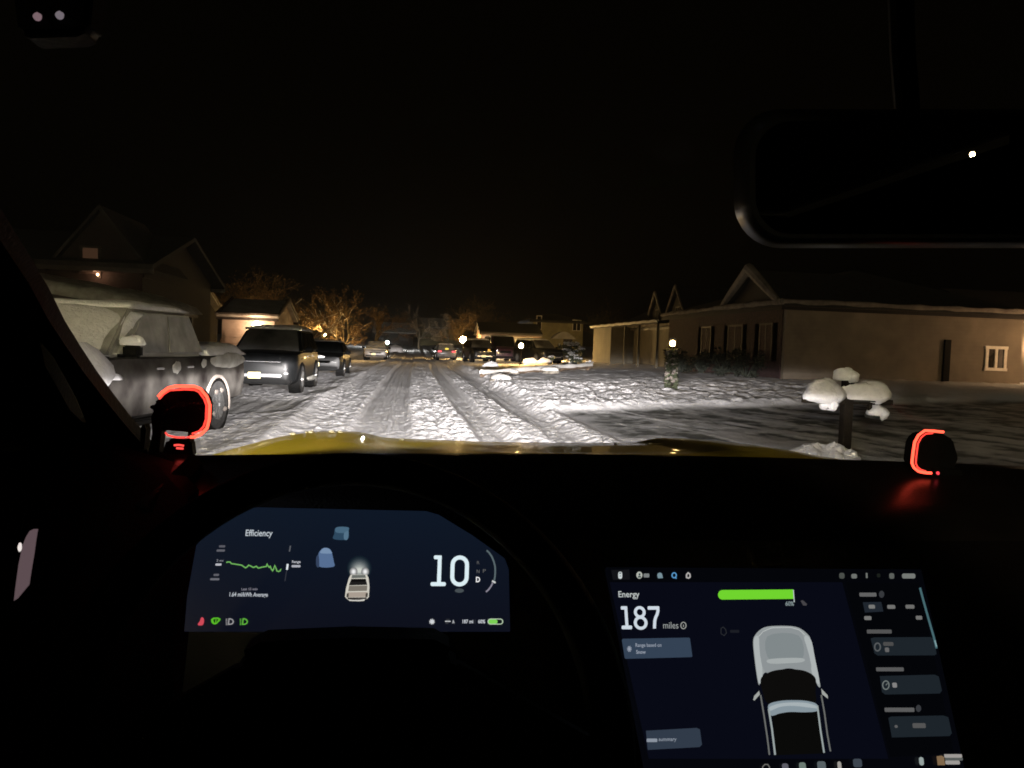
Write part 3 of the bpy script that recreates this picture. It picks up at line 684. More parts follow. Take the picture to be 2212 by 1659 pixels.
S.put('battery_icon', [rbar(*I(1950, 918), *I(2008, 945), 4.2)], glow(122, 206, 84))

# -- centre touchscreen
S = Screen('touchscreen', (1690, 1440), .655, -6, 28, [(1310, 1225), (1990, 1230), (2092, 1700), (1405, 1710), (1388, 1620)], panel('touchscreen_backlight', (4, 5, 9), (5, 6, 11)))
C = lambda cx, cy: (1290.3 + .38332 * cx, 1194.4 + .38332 * cy)
CP = lambda l: [C(*p) for p in l]
S.put('page_background', [poly(CP([(70, 165), (1380, 165), (1640, 1160), (290, 1160)]))], glow(8, 10, 21))
S.put('side_background', [poly(CP([(1400, 168), (1815, 168), (2010, 1130), (1650, 1150)]))], glow(4, 5, 8))
S.put('status_tab', [poly(CP([(78, 96), (180, 94), (184, 150), (88, 152)]))], glow(19, 20, 23))
S.put('lock_icon', [rbar(*C(118, 106), *C(140, 146), 3.5)], glow(198, 206, 206)); S.put('lock_icon', [poly(CP(ell(129, 114, 6, 4)))], glow(90, 98, 98)); S.put('lock_icon', [poly(CP(ell(129, 130, 3, 4)))], glow(110, 116, 116))
S.put('profile_icon', [poly(CP(ell(237, 125, 17, 20)))], glow(176, 180, 172)); S.put('profile_icon', [poly(CP([(229, 139), (231, 130), (244, 130), (247, 139)])), poly(CP(ell(238, 121, 5, 7)))], glow(40, 56, 60))
S.put('profile_icon', [rbar(*C(261, 116), *C(293, 138), 2)], glow(120, 124, 124))
S.put('home_icon', [poly(CP([(338, 128), (340, 116), (352, 110), (364, 116), (370, 142), (342, 143)]))], glow(118, 142, 152))
S.put('assistant_icon', [stroke(CP(ell(433, 126, 12, 14, 18)), 2.6, True), stroke(CP([(437, 138), (447, 144)]), 2.2)], glow(88, 150, 200))
S.put('bell_icon', [stroke(CP([(512, 112), (522, 120), (523, 136), (514, 142), (503, 138), (503, 122)]), 3, True)], glow(176, 172, 170))
for a, c, y0, y1, k in ((1364, 1394, 112, 145, 74), (1432, 1464, 118, 144, 110), (1514, 1524, 112, 142, 110), (1576, 1596, 116, 138, 26), (1646, 1674, 114, 146, 92), (1718, 1793, 116, 144, 116)):
    S.put('status_icon', [rbar(*C(a, y0), *C(c, y1), None, .05)], glow(k, k + 4, k))
S.put('energy_title', [text('Energy', *[C(v, 0)[0] for v in (120, 238)], C(0, 249)[1], 13, -.06, .0, .012)], glow(186, 192, 192))
B = lambda cx, cy: (1312.4 + .12886 * cx, 1216.5 + .12886 * cy)
BP = lambda l: [B(*p) for p in l]
def arc(cx, cy, rx, ry, n=26): return ell(cx, cy, rx, ry, n, .06)
S.put('range_number', [rbar(*B(222, 722), *B(328, 778), 2), rbar(*B(236, 1046), *B(412, 1108), 2.5), poly(BP([(280, 724), (328, 724), (352, 1080), (302, 1080)])),
      stroke(BP(arc(540, 822, 74, 78)), 6.2, True), stroke(BP(arc(555, 1000, 90, 92)), 6.4, True),
      rbar(*B(672, 722), *B(868, 780), 2), stroke(BP([(842, 745), (845, 800), (832, 855), (804, 915), (792, 965), (788, 1030), (786, 1095)]), 6.4)], glow(206, 216, 226))
S.put('range_unit', [text('miles', *[B(v, 0)[0] for v in (935, 1188)], B(0, 1095)[1], 14.4, -.04, 0, .0)], glow(152, 156, 156))
S.put('info_icon', [stroke(BP(ell(1272, 1045, 44, 55, 20)), 2, True), stroke(BP([(1272, 1030), (1274, 1068)]), 1.8)], glow(150, 152, 148))
S.put('range_button', [poly(BP([(240, 1285), (260, 1268), (1360, 1248), (1382, 1262), (1422, 1560), (1405, 1575), (310, 1604), (288, 1590)]))], glow(52, 66, 84))
S.put('range_button_text', [stroke(BP([(365 + 40 * math.cos(a), 1438 + 52 * math.sin(a)), (365 - 40 * math.cos(a), 1438 - 52 * math.sin(a))]), 2) for a in (.3, 1.1, 1.9, 2.7)] + [text('Range based on', *[B(v, 0)[0] for v in (470, 905)], B(0, 1402)[1], 7.6, -.05, -.004, .012), text('Snow', *[B(v, 0)[0] for v in (480, 642)], B(0, 1518)[1], 8, -.05, -.004, .02)], glow(148, 156, 170))
x0, y0 = C(680, 207)
S.put('charge_bar', [poly([C(706 + 26 * math.cos(a), 236 + 27 * math.sin(a)) for a in [math.pi / 2 + math.pi * k / 10 for k in range(11)]] + [C(1104, 206), C(1107, 259)])], glow(112, 212, 46))
S.put('charge_marker', [stroke(CP([(1105, 208), (1110, 278)]), 2)], glow(180, 190, 190))
S.put('charge_percent', [text('60%', *[C(v, 0)[0] for v in (1060, 1108)], C(0, 297)[1], 9, 0, 0, .03)], glow(124, 138, 140))
S.put('limit_icon', [poly(CP([(1145, 270), (1158, 266), (1182, 288), (1178, 297), (1160, 296)]))], glow(70, 68, 72))
S.put('climate_icon', [stroke(CP([(697, 425), (710, 418), (722, 430), (728, 450), (715, 466), (697, 455)]), 1.5, True)], glow(44, 46, 50)); S.put('climate_icon', [rbar(*C(748, 434), *C(800, 450))], glow(28, 30, 36))
# truck seen from above
TK = 'truck_graphic'
S.put(TK, [poly(CP([(878, 500), (890, 462), (930, 425), (985, 412), (1085, 412), (1140, 424), (1185, 458), (1203, 490), (1222, 580), (1252, 720), (1256, 756), (1240, 745), (1205, 680), (1080, 650), (960, 668), (925, 700), (912, 745), (900, 700), (884, 580)]))], glow(150, 156, 156))
S.put(TK, [poly(CP([(882, 490), (912, 484), (932, 700), (916, 735), (905, 710), (890, 600)])), poly(CP([(1166, 478), (1204, 490), (1226, 590), (1252, 722), (1240, 735), (1212, 680)]))], glow(172, 178, 178))
S.put(TK, [poly(CP([(912, 472), (955, 430), (1110, 426), (1160, 470), (1205, 672), (1080, 648), (945, 672)]))], glow(140, 146, 148))
S.put(TK, [poly(CP([(958, 470), (1135, 466), (1150, 606), (978, 612)]))], glow(128, 136, 138))
S.put(TK, [poly(CP([(972, 598), (1148, 592), (1150, 616), (978, 624)]))], glow(164, 170, 170))
S.put(TK, [stroke(CP([(908, 472), (935, 442), (985, 422), (1090, 420), (1138, 434), (1170, 462)]), 1.5)], glow(186, 190, 188))
S.put('windscreen_graphic', [poly(CP([(920, 715), (945, 685), (1000, 662), (1080, 655), (1160, 662), (1210, 685), (1232, 715), (1230, 780), (1222, 846), (1090, 826), (966, 850), (930, 780)]))], glow(13, 12, 11))
S.put('bed_graphic', [poly(CP([(985, 900), (1236, 880), (1262, 1000), (1276, 1130), (1006, 1140), (996, 1020)]))], glow(10, 10, 9))
S.put(TK, [poly(CP([(964, 856), (1030, 834), (1110, 830), (1180, 834), (1236, 852), (1240, 890), (1170, 898), (1090, 896), (1030, 904), (978, 916)]))], glow(134, 148, 156))
S.put(TK, [poly(CP([(972, 868), (1030, 848), (1110, 842), (1180, 846), (1234, 862), (1236, 876), (1110, 862), (1030, 868), (974, 890)]))], glow(166, 176, 180))
S.put(TK, [stroke(CP([(920, 800), (940, 920), (958, 1040), (970, 1138)]), 3.4), stroke(CP([(1262, 800), (1280, 900), (1296, 1020), (1314, 1118)]), 3.4)], glow(104, 106, 104))
S.put(TK, [stroke(CP([(966, 880), (984, 990), (1002, 1138)]), 4.2), stroke(CP([(1240, 860), (1258, 1000), (1278, 1126)]), 3.8)], glow(150, 160, 160))
S.put('truck_mirror_graphic', [poly(CP([(878, 828), (884, 806), (912, 776), (916, 798), (886, 832)])), poly(CP([(1262, 764), (1298, 802), (1300, 822), (1266, 796)]))], glow(160, 164, 160))
# right-hand column
for a, c, y, h, k in ((1478, 1574, 235, 11, 98), (1520, 1660, 443, 11, 84), (1572, 1728, 656, 11, 88), (1620, 1788, 884, 12, 92)):
    S.put('side_heading', [rbar(*C(a, y - h), *C(c, y + h), 2, .1)], glow(k, k, k))
for x, y in ((1602, 233), (1810, 876)): S.put('side_icon', [poly(CP(ell(x, y, 15, 20)))], glow(54, 56, 60))
S.put('side_tab', [poly(CP([(1496, 278), (1600, 276), (1612, 330), (1508, 336)]))], glow(32, 38, 46))
for a, c, y, k in ((1530, 1566, 303, 120), (1635, 1680, 304, 112), (1738, 1788, 303, 108), (1505, 1546, 367, 116), (1796, 1832, 365, 112)):
    S.put('side_label', [rbar(*C(a, y - 11), *C(c, y + 11), 2.5, .1)], glow(k, k, k - 2))
for p in ([(1540, 482), (1560, 476), (1880, 474), (1898, 490), (1912, 570), (1900, 577), (1580, 578), (1562, 566)], [(1592, 694), (1900, 686), (1924, 696), (1942, 776), (1930, 792), (1622, 798), (1604, 784)], [(1640, 930), (1655, 922), (1950, 916), (1978, 926), (1998, 1016), (1985, 1032), (1660, 1040)]):
    S.put('side_button', [poly(CP(p))], glow(29, 36, 42))
S.put('side_icon', [stroke(CP(ell(1579, 530, 16, 22, 18)), 3, True)], glow(86, 90, 92)); S.put('side_icon', [stroke(CP(ell(1626, 745, 18, 24, 18)), 2.4, True), stroke(CP([(1626, 745), (1636, 735)]), 2)], glow(112, 120, 118))
for a, c, y, h, k in ((1612, 1670, 513, 11, 76), (1622, 1646, 546, 13, 100), (1664, 1690, 745, 14, 130), (1676, 1694, 978, 8, 92), (1778, 1852, 973, 14, 84)):
    S.put('side_label', [rbar(*C(a, y - h), *C(c, y + h), 2.5, .1)], glow(k, k, k))
S.put('scroll_bar', [stroke(CP([(1818, 196), (1838, 270), (1866, 370), (1895, 470), (1912, 538)]), 4.6)], glow(70, 104, 110))
S.put('scroll_bar', [stroke(CP([(1902, 492), (1912, 528)]), 3)], glow(126, 158, 162))
S.put('summary_button', [poly(CP([(274, 1002), (560, 986), (578, 994), (590, 1080), (576, 1094), (284, 1110)]))], glow(49, 59, 73))
S.put('summary_text', [rbar(*C(278, 1046), *C(338, 1066), 1.5), text('summary', *[C(v, 0)[0] for v in (346, 446)], C(0, 1060)[1], 8, 0, -.01, .015)], glow(138, 146, 158))
S.put('dock_icon', [stroke(CP([(930, 1225), (932, 1205), (944, 1192), (960, 1192), (970, 1206), (972, 1225)]), 2.4)], glow(108, 108, 104))
for a, c, y, k in ((1044, 1080, 1186, (94, 94, 104)), (1140, 1178, 1180, (108, 124, 116)), (1242, 1290, 1174, (88, 98, 102)), (1356, 1378, 1174, (160, 156, 150)), (1444, 1494, 1160, (62, 70, 80)), (1816, 1842, 1150, (150, 162, 160))):
    S.put('dock_icon', [rbar(*C(a, y), *C(c, y + 48), 5, .1)], glow(*k))
S.put('album_art', [poly(CP([(1912, 1146), (1940, 1142), (1954, 1150), (1960, 1196), (1918, 1196)]))], glow(128, 104, 76))
S.put('song_text', [rbar(*C(1956, 1134), *C(2056, 1154), 1.5, .1), rbar(*C(1962, 1170), *C(2044, 1192), 2.5, .1)], glow(158, 154, 150)); S.put('song_text', [rbar(*C(1960, 1154), *C(2060, 1170), 1.5)], glow(88, 92, 90))

# headlamps of this truck, as low beams with a soft cut-off
def beam(x, watts):
    ld = bpy.data.lights.new('headlamp', 'SPOT'); ld.energy = watts; ld.spot_size = rad(150); ld.spot_blend = .3; ld.shadow_soft_size = .05; ld.color = (1, .94, .925)
    ld.use_nodes = True; nt = ld.node_tree; N = nt.nodes; L = nt.links
    em = [n for n in N if n.type == 'EMISSION'][0]
    tc = N.new('ShaderNodeTexCoord'); sp = N.new('ShaderNodeSeparateXYZ'); L.new(tc.outputs['Normal'], sp.inputs[0])
    def mth(op, a, b2=None, c2=None):
        n = N.new('ShaderNodeMath'); n.operation = op
        for i, v in enumerate((a, b2, c2)):
            if v is None: continue
            if hasattr(v, 'node'): L.new(v, n.inputs[i])
            else: n.inputs[i].default_value = v
        return n.outputs[0]
    az = mth('ABSOLUTE', sp.outputs['Z']); v = mth('ADD', mth('DIVIDE', sp.outputs['Y'], az), .005); u = mth('DIVIDE', sp.outputs['X'], az)
    dn = mth('MAXIMUM', mth('MULTIPLY', v, -1), 0)
    low = mth('MINIMUM', mth('POWER', mth('DIVIDE', .04, mth('ADD', dn, .011)), 1.8), 1.5)
    up = mth('EXPONENT', mth('MULTIPLY', mth('MAXIMUM', v, 0), -BEAM_CUT))
    hu = mth('EXPONENT', mth('MULTIPLY', mth('ADD', mth('POWER', mth('DIVIDE', mth('MAXIMUM', u, 0), BEAM_W[1]), 2), mth('POWER', mth('DIVIDE', mth('MINIMUM', u, 0), BEAM_W[0]), 2)), -1))
    sp2 = mth('MULTIPLY', mth('EXPONENT', mth('MULTIPLY', mth('MAXIMUM', v, 0), -11)), BEAM_SPILL)
    st = mth('ADD', mth('MULTIPLY', mth('MULTIPLY', low, up), hu), sp2)
    L.new(st, em.inputs['Strength'])
    o = bpy.data.objects.new('headlamp', ld); COL.objects.link(o); o.location = (x, 3.0, .93); o.rotation_euler = (rad(90), 0, rad(-1))
BEAM_CUT, BEAM_W, BEAM_SPILL = 180, (.33, .34), .004
for x in (-.38, 1.06): beam(x, 66000)
# ------------------------------------------------------------------ parked vehicles
def body_ring(y, w, zb, zt, cr):
    h = zt - zb
    half = [(.78 * w, zb), (.96 * w, zb + .10 * h), (w, zb + .45 * h), (.99 * w, zb + .74 * h), (.95 * w, zt - .05 * h), (.84 * w, zt)]
    r = half + [(.4 * w, zt + cr * .8), (0, zt + cr), (-.4 * w, zt + cr * .8)] + [(-a, b) for a, b in half[::-1]]
    return [(x, y, z) for x, z in r]
def wheel(t, x, y, r, w=.24, arch=None, archmat='black'):
    s = 1 if x > 0 else -1
    mb = MB(); pr = [(r * .62, -w / 2), (r * .93, -w / 2), (r, -w / 2 + .03), (r, w / 2 - .03), (r * .93, w / 2), (r * .62, w / 2)]
    rings = [[(x + z, y + a * math.cos(2 * math.pi * k / 28), r + a * math.sin(2 * math.pi * k / 28)) for k in range(28)] for a, z in pr]
    mb.loft(rings, cap=True); wo = mb.build('wheel', 'rubber', t)
    mb = MB(); xo = x + s * (w / 2 + .004)
    mb.tube([(x + s * w * .3, y, r), (xo, y, r)], [r * .6, r * .58], 24)
    for k in range(6):
        a = 2 * math.pi * k / 6; mb.box((xo + s * .004, y + r * .33 * math.cos(a), r + r * .33 * math.sin(a)), (.014, r * .44, .05), rx=a)
    mb.build('rim', 'rim', wo)
    if arch:
        mb = MB(); R = r + .05; pts = [(s * arch, y + R * math.cos(rad(a)), r + R * math.sin(rad(a))) for a in range(-12, 193, 12)]
        mb.tube(pts, .032, 8); mb.build('wheel_arch', archmat, t)
        mb = MB(); mb.tube([(s * (arch - .30), y, r), (s * (arch + .012), y, r)], R, 28); mb.build('wheel_well', 'black', t)
def quad(name, t, pts, m, thick=.012):
    pts = [Vector(p) for p in pts]; n = (pts[1] - pts[0]).cross(pts[2] - pts[0]).normalized()
    mb = MB(); mb.prism([p - n * thick / 2 for p in pts], n * thick); return mb.build(name, m, t, smooth=0)
def lerp(a, b, t): return tuple(a[i] + (b[i] - a[i]) * t for i in range(len(a)))
def inset(q, e):
    c = [sum(p[i] for p in q) / len(q) for i in range(3)]; return [tuple(p[i] + (c[i] - p[i]) * e for i in range(3)) for p in q]
def vehicle(t, P):
    """P: st body stations, cab (y0,y1,zb | y0r,y1r,zr | wb,wr), wheels, paint ..."""
    mb = MB(); mb.loft([body_ring(*s) for s in P['st']]); mb.build('body', P['paint'], t, smooth=50)
    yf, yr, zb, wb = P['cab0']; yf2, yr2, zr, wr = P['cab1']
    A = [(-wb, yf, zb), (wb, yf, zb), (wb, yr, zb), (-wb, yr, zb)]; B_ = [(-wr, yf2, zr), (wr, yf2, zr), (wr, yr2, zr), (-wr, yr2, zr)]
    mb = MB(); mb.add(A + B_, [[0, 1, 2, 3], [7, 6, 5, 4], [1, 0, 4, 5], [3, 2, 6, 7], [2, 1, 5, 6], [0, 3, 7, 4]])
    mb.build('cabin', P.get('cabpaint', P['paint']), t, bevel=.07)
    g = P.get('glass', 'glass_dark')
    def outw(q, e=.010):
        pv = [Vector(p) for p in q]; n = (pv[1] - pv[0]).cross(pv[2] - pv[0]).normalized(); c = sum(pv, Vector()) / 4; ctr = Vector((0, (yf + yr) / 2, zb))
        if n.dot(c - ctr) < 0: n = -n
        return [tuple(p + n * e) for p in pv]
    quad('windscreen', t, outw(inset([A[0], A[1], B_[1], B_[0]], .11)), P.get('wglass', g))
    quad('rear_window', t, outw(inset([A[3], A[2], B_[2], B_[3]], .16)), g)
    for sx, (a0, a1, b1, b0) in ((1, (A[1], A[2], B_[2], B_[1])), (-1, (A[0], A[3], B_[3], B_[0]))):
        ks = P.get('pillars', (0.06, .5, .94))
        for k in range(len(ks) - 1):
            l0, l1 = ks[k] + .02, ks[k + 1] - .02
            q = [lerp(lerp(a0, a1, l0), lerp(b0, b1, l0), .10), lerp(lerp(a0, a1, l1), lerp(b0, b1, l1), .10), lerp(lerp(a0, a1, l1), lerp(b0, b1, l1), .86), lerp(lerp(a0, a1, l0), lerp(b0, b1, l0), .86)]
            quad('side_window', t, outw(q), g)
    for y, r in P['wheels']:
        for s in (1, -1): wheel(t, s * P['track'], y, r, arch=P['arch'], archmat=P.get('archmat', 'black'))
    # face
    for s in (1, -1):
        for nm, (x, y, z, dx, dz, mm) in P['lights'].items():
            mb = MB(); mb.box((s * x, y, z), (dx, .10, dz), rz=s * -P.get('lightyaw', .18)); mb.build(nm, mm, t, bevel=.018)
        x, y, z = P['mirror']; mb = MB(); mb.box((s * (x + .13), y, z), (.22, .12, .17)); mo = mb.build('side_mirror', P.get('mirrormat', 'black'), t, bevel=.035)
        mb = MB(); mb.box((s * (x + .01), y + .01, z - .06), (.10, .05, .04)); mb.build('mirror_arm', 'black', mo)
        if P.get('mirrorsnow'):
            mb = MB(); mb.blob((s * (x + .13), y, z + .09), (.15, .10, .10), 3, zmin=-.02); mb.build('snow', 'snow', mo)
        for (y, z) in P.get('handles', []):
            mb = MB(); mb.box((s * (P['arch'] + .012), y, z), (.03, .2, .03)); mb.build('door_handle', P.get('handlemat', 'chrome'), t, bevel=.008)
    for nm, (c, d, mm, bv) in P.get('boxes', {}).items():
        mb = MB(); mb.box(c, d); mb.build(nm.split('.')[0], mm, t, bevel=bv)
    if 'plate' in P:
        x, y, z = P['plate']; mb = MB(); mb.box((x, y, z), (.32, .02, .17)); po = mb.build('number_plate', P.get('platemat', 'plate'), t, bevel=.012)
        s = 1 if y > 0 else -1; mb = MB(); rr = random.Random(5)
        for k in range(7):
            if k == 3: continue
            mb.box((x - .115 + .038 * k, y + s * .0115, z), (.024, .004, .055))
        mb.build('plate_characters', 'plate_ink', po, smooth=0)
    for k, (x0, x1, y0, y1, zf, th) in enumerate(P.get('snow', [])):
        mb = MB(); mb.pad(x0, x1, y0, y1, zf, th, seed=k + P.get('seed', 0)); mb.build('snow', P.get('snowmat', 'snow'), t, smooth=180)

# --- big pickup at the kerb, nose buried in snow
t = thing('parked_pickup', 'charcoal pickup parked nearest on the left with its bonnet and windscreen buried in snow', 'pickup truck', (-4.27, 10.98, 0.02), rad(171.5), 'cars parked along the left side')
P = dict(paint='paint_dusty', cabpaint='paint_silver', glass='glass_frost', wglass='snow_dust', handlemat='chrome',
    st=[(2.95, .80, .50, .95, .0), (2.90, .92, .42, 1.05, .01), (2.7, .97, .38, 1.12, .03), (1.35, .99, .36, 1.18, .03), (1.0, .99, .36, 1.20, .02), (-.9, .99, .36, 1.18, .0), (-2.75, .99, .40, 1.20, .0), (-2.92, .97, .45, 1.20, 0), (-2.95, .9, .5, 1.1, 0)],
    cab0=(1.25, -1.40, 1.16, .95), cab1=(.35, -1.18, 1.82, .77), pillars=(.10, .53, .95), wheels=[(1.80, .40), (-1.75, .40)], track=.88, arch=.985, archmat='snow_dim',
    lights=dict(headlight=(.74, 2.86, .88, .34, .2, 'lens')), mirror=(.96, 1.05, 1.26), mirrorsnow=True, handles=[(.15, 1.02), (-.75, 1.02)],
    boxes={'bumper': ((0, 2.98, .58), (1.8, .16, .26), 'chrome', .05), 'grille': ((0, 2.93, .86), (1.1, .08, .28), 'black', .03), 'sill': ((0, -.1, .34), (1.9, 2.2, .08), 'black', .02)},
    plate=(0, 3.07, .60), seed=3,
    snow=[(-1.0, 1.0, 1.10, 2.98, lambda x, y: 1.12 - .10 * max(0, abs(x) - .62) * 6 * .8 - (max(0, y - 2.55)) * .5, .20),
          (-.84, .84, .34, 1.30, lambda x, y: 1.185 + (1.27 - y) / .92 * .62 - .10 * abs(x), .09), (-.76, .76, -1.2, .40, lambda x, y: 1.81, .09),
          (-.99, .99, -2.93, -1.42, lambda x, y: 1.19, .17)])
vehicle(t, P)
for s in (1, -1):      # snow plastered down the wing, and lumps along the flank
    mb = MB(); mb.blob((s * .95, 2.1, .98), (.15, .95, .36), 4, .2, 16, 10); mb.blob((s * .96, 2.75, .80), (.12, .3, .3), 6, .2); mb.build('snow', 'snow', t)
    mb = MB(); mb.blob((s * .982, -.35, 1.02), (.012, .12, .08), 2, .3); mb.blob((s * .982, -1.25, 1.06), (.012, .09, .06), 5, .3); mb.blob((s * .985, -2.2, 1.09), (.03, .78, .12), 8, .15); mb.build('snow', 'snow_dust', t)
    mb = MB()
    for k, a in enumerate((60, 110, 200, 330)): mb.blob((s * 1.02, -1.75 + .24 * math.cos(rad(a)), .4 + .24 * math.sin(rad(a))), (.015, .06, .035), k, .4, 8, 6)
    mb.build('snow', 'snow_dim', t)

# --- dark SUV facing us
SUV = dict(paint='paint_black', glass='glass_dark', wglass='glass_part', pillars=(.05, .36, .68, .95), lightyaw=.28,
    st=[(2.42, .66, .42, .80, 0), (2.38, .82, .30, .98, .0), (2.22, .91, .26, 1.05, .02), (1.9, .955, .24, 1.09, .03), (1.1, .97, .24, 1.13, .03), (-2.0, .97, .25, 1.12, .0), (-2.3, .93, .28, 1.08, 0), (-2.42, .82, .36, .95, 0)],
    cab0=(1.22, -2.32, 1.09, .93), cab1=(.35, -2.12, 1.74, .73), wheels=[(1.48, .38), (-1.44, .38)], track=.86, arch=.962,
    lights=dict(headlight=(.66, 2.30, .90, .36, .16, 'glass_dark'), marker_lamp=(.80, 2.245, .96, .07, .05, 'amber'), fog_lamp=(.68, 2.385, .56, .13, .05, 'lens'), daytime_lamp=(.66, 2.37, .68, .14, .04, 'lens')), mirror=(.94, .92, 1.18), handles=[(.45, .98), (-.65, .98)],
    boxes={'grille': ((0, 2.385, .72), (1.06, .06, .24), 'black', .02), 'chrome_bar': ((0, 2.43, .50), (1.16, .05, .075), 'chrome', .02), 'grille_trim': ((0, 2.39, .855), (1.1, .04, .022), 'chrome', .008), 'bumper': ((0, 2.36, .36), (1.66, .1, .16), 'black', .04), 'badge': ((.42, 2.40, .82), (.07, .03, .07), 'chrome', .012)},
    plate=(.10, 2.466, .50), snowmat='snow', seed=11,
    snow=[(-.74, .74, -2.15, .36, lambda x, y: 1.735 - .02 * abs(x), .13)])
t = thing('parked_suv', 'dark SUV with a chrome bar and yellow front plate, parked behind the snowy pickup', 'SUV', (-3.96, 23.0, 0.02), rad(180), 'cars parked along the left side')
vehicle(t, SUV)
mb = MB(); mb.tube([(-.75, .4, 1.72), (-.755, -.8, 1.76), (-.73, -2.1, 1.72)], .03, 8); mb.tube([(.75, .4, 1.72), (.755, -.8, 1.76), (.73, -2.1, 1.72)], .03, 8); mb.build('roof_rail', 'chrome', t)
mb = MB(); mb.blob((-.985, -.4, .34), (.05, 1.1, .07), 3, .3, 14, 8); mb.build('snow', 'snow_dust', t)

SED = dict(paint='paint_black', glass='glass_dark', pillars=(.05, .5, .93),
    st=[(2.3, .62, .40, .66, 0), (2.26, .80, .28, .80, 0), (2.0, .88, .24, .86, .02), (1.1, .91, .22, .94, .02), (-1.6, .91, .24, .95, .0), (-2.15, .86, .3, .92, 0), (-2.28, .74, .4, .8, 0)],
    cab0=(1.12, -1.75, .92, .86), cab1=(.30, -1.05, 1.42, .66), wheels=[(1.40, .33), (-1.38, .33)], track=.80, arch=.90,
    lights=dict(headlight=(.62, 2.20, .70, .3, .13, 'lens')), mirror=(.87, .85, .98),
    boxes={'grille': ((0, 2.27, .60), (.9, .06, .14), 'black', .02), 'bumper': ((0, 2.25, .38), (1.5, .1, .16), 'black', .04)}, plate=(.14, 2.31, .50), seed=21,
    snow=[(-.66, .66, -1.1, .34, lambda x, y: 1.405, .05)])
t = thing('parked_sedan', 'small black car with a bright square plate, parked just behind the dark SUV', 'car', (-3.70, 33.4, 0.02), rad(180), 'cars parked along the left side'); vehicle(t, SED)
mb = MB(); mb.blob((.1, 2.28, .80), (.34, .1, .06), 2, .2); mb.build('snow', 'snow', t)
# snow-coated far car
t = thing('parked_sedan', 'far car coated in yellowish snow facing the camera, last of the left kerb row', 'car', (-2.92, 62.0, 0.02), rad(180), 'cars parked along the left side')
P = dict(SED, paint='paint_grey', glass='snow_dust', snowmat='snow_dust', seed=30, snow=[(-.70, .70, -1.1, .4, lambda x, y: 1.405, .10), (-.86, .86, .95, 2.15, lambda x, y: .90 - .06 * max(0, y - 1.4), .10)]); vehicle(t, P)
# car with red tail lamps, seen from behind
t = thing('car', 'car with two red tail lamps lit, standing ahead at the right edge of the street', 'car', (2.75, 70.0, .03), rad(2))
P = dict(SED, paint='paint_grey', glass='glass_frost', lights=dict(headlight=(.62, 2.20, .70, .3, .13, 'lens')), seed=41, snow=[(-.68, .68, -1.2, .34, lambda x, y: 1.405, .10)]); P.pop('plate'); vehicle(t, P)
for s in (1, -1):
    mb = MB(); mb.box((s * .60, -2.26, .78), (.34, .06, .15)); mb.build('tail_lamp', glow(255, 90, 96, 2.2), t, bevel=.02)
mb = MB(); mb.box((0.0, -2.31, 1.02), (.30, .03, .15)); mb.build('number_plate', glow(235, 205, 90, 1.6), t, bevel=.01)  # glows: the yellow rear lamp, set where the plate would be

# --- vehicles standing in the drives on the right
t = thing('parked_suv', 'black SUV with an amber lamp, left of the maroon van in the far drive', 'SUV', (5.05, 60.5, gz(5.05, 60)), rad(186), 'vehicles in the right-hand drives')
P = dict(SUV, seed=51); vehicle(t, P)
mb = MB(); mb.box((-.30, 2.44, .98), (.20, .05, .18)); mb.build('marker_lamp', 'amber', t, bevel=.03)
VAN = dict(paint='paint_maroon', glass='glass_dark', pillars=(.05, .4, .7, .95),
    st=[(2.5, .8, .45, .85, 0), (2.45, .92, .3, 1.0, 0), (2.2, .98, .26, 1.1, .02), (1.7, 1.0, .25, 1.18, .0), (-2.4, 1.0, .25, 1.2, .0), (-2.5, .92, .35, 1.1, 0)],
    cab0=(1.85, -2.45, 1.16, .97), cab1=(1.15, -2.38, 2.05, .88), wheels=[(1.5, .37), (-1.5, .37)], track=.88, arch=.99,
    lights=dict(headlight=(.72, 2.42, .86, .26, .18, 'lens')), mirror=(.98, 1.6, 1.3), boxes={'grille': ((0, 2.48, .8), (.9, .06, .2), 'black', .02), 'bumper': ((0, 2.46, .42), (1.8, .12, .2), 'black', .04)}, seed=61,
    snow=[(-.86, .86, -2.35, 1.1, lambda x, y: 2.04, .06)])
t = thing('parked_van', 'tall maroon van standing between two black vehicles in the far right drive', 'van', (6.85, 62.0, gz(6.8, 62)), rad(184), 'vehicles in the right-hand drives'); vehicle(t, VAN)
t = thing('parked_suv', 'black SUV with snow along its roof, rightmost of the vehicles in the far drive', 'SUV', (9.15, 57.0, gz(9.1, 57)), rad(200), 'vehicles in the right-hand drives')
P = dict(SUV, seed=71, snow=[(-.74, .74, -2.15, .36, lambda x, y: 1.725, .12)]); vehicle(t, P)
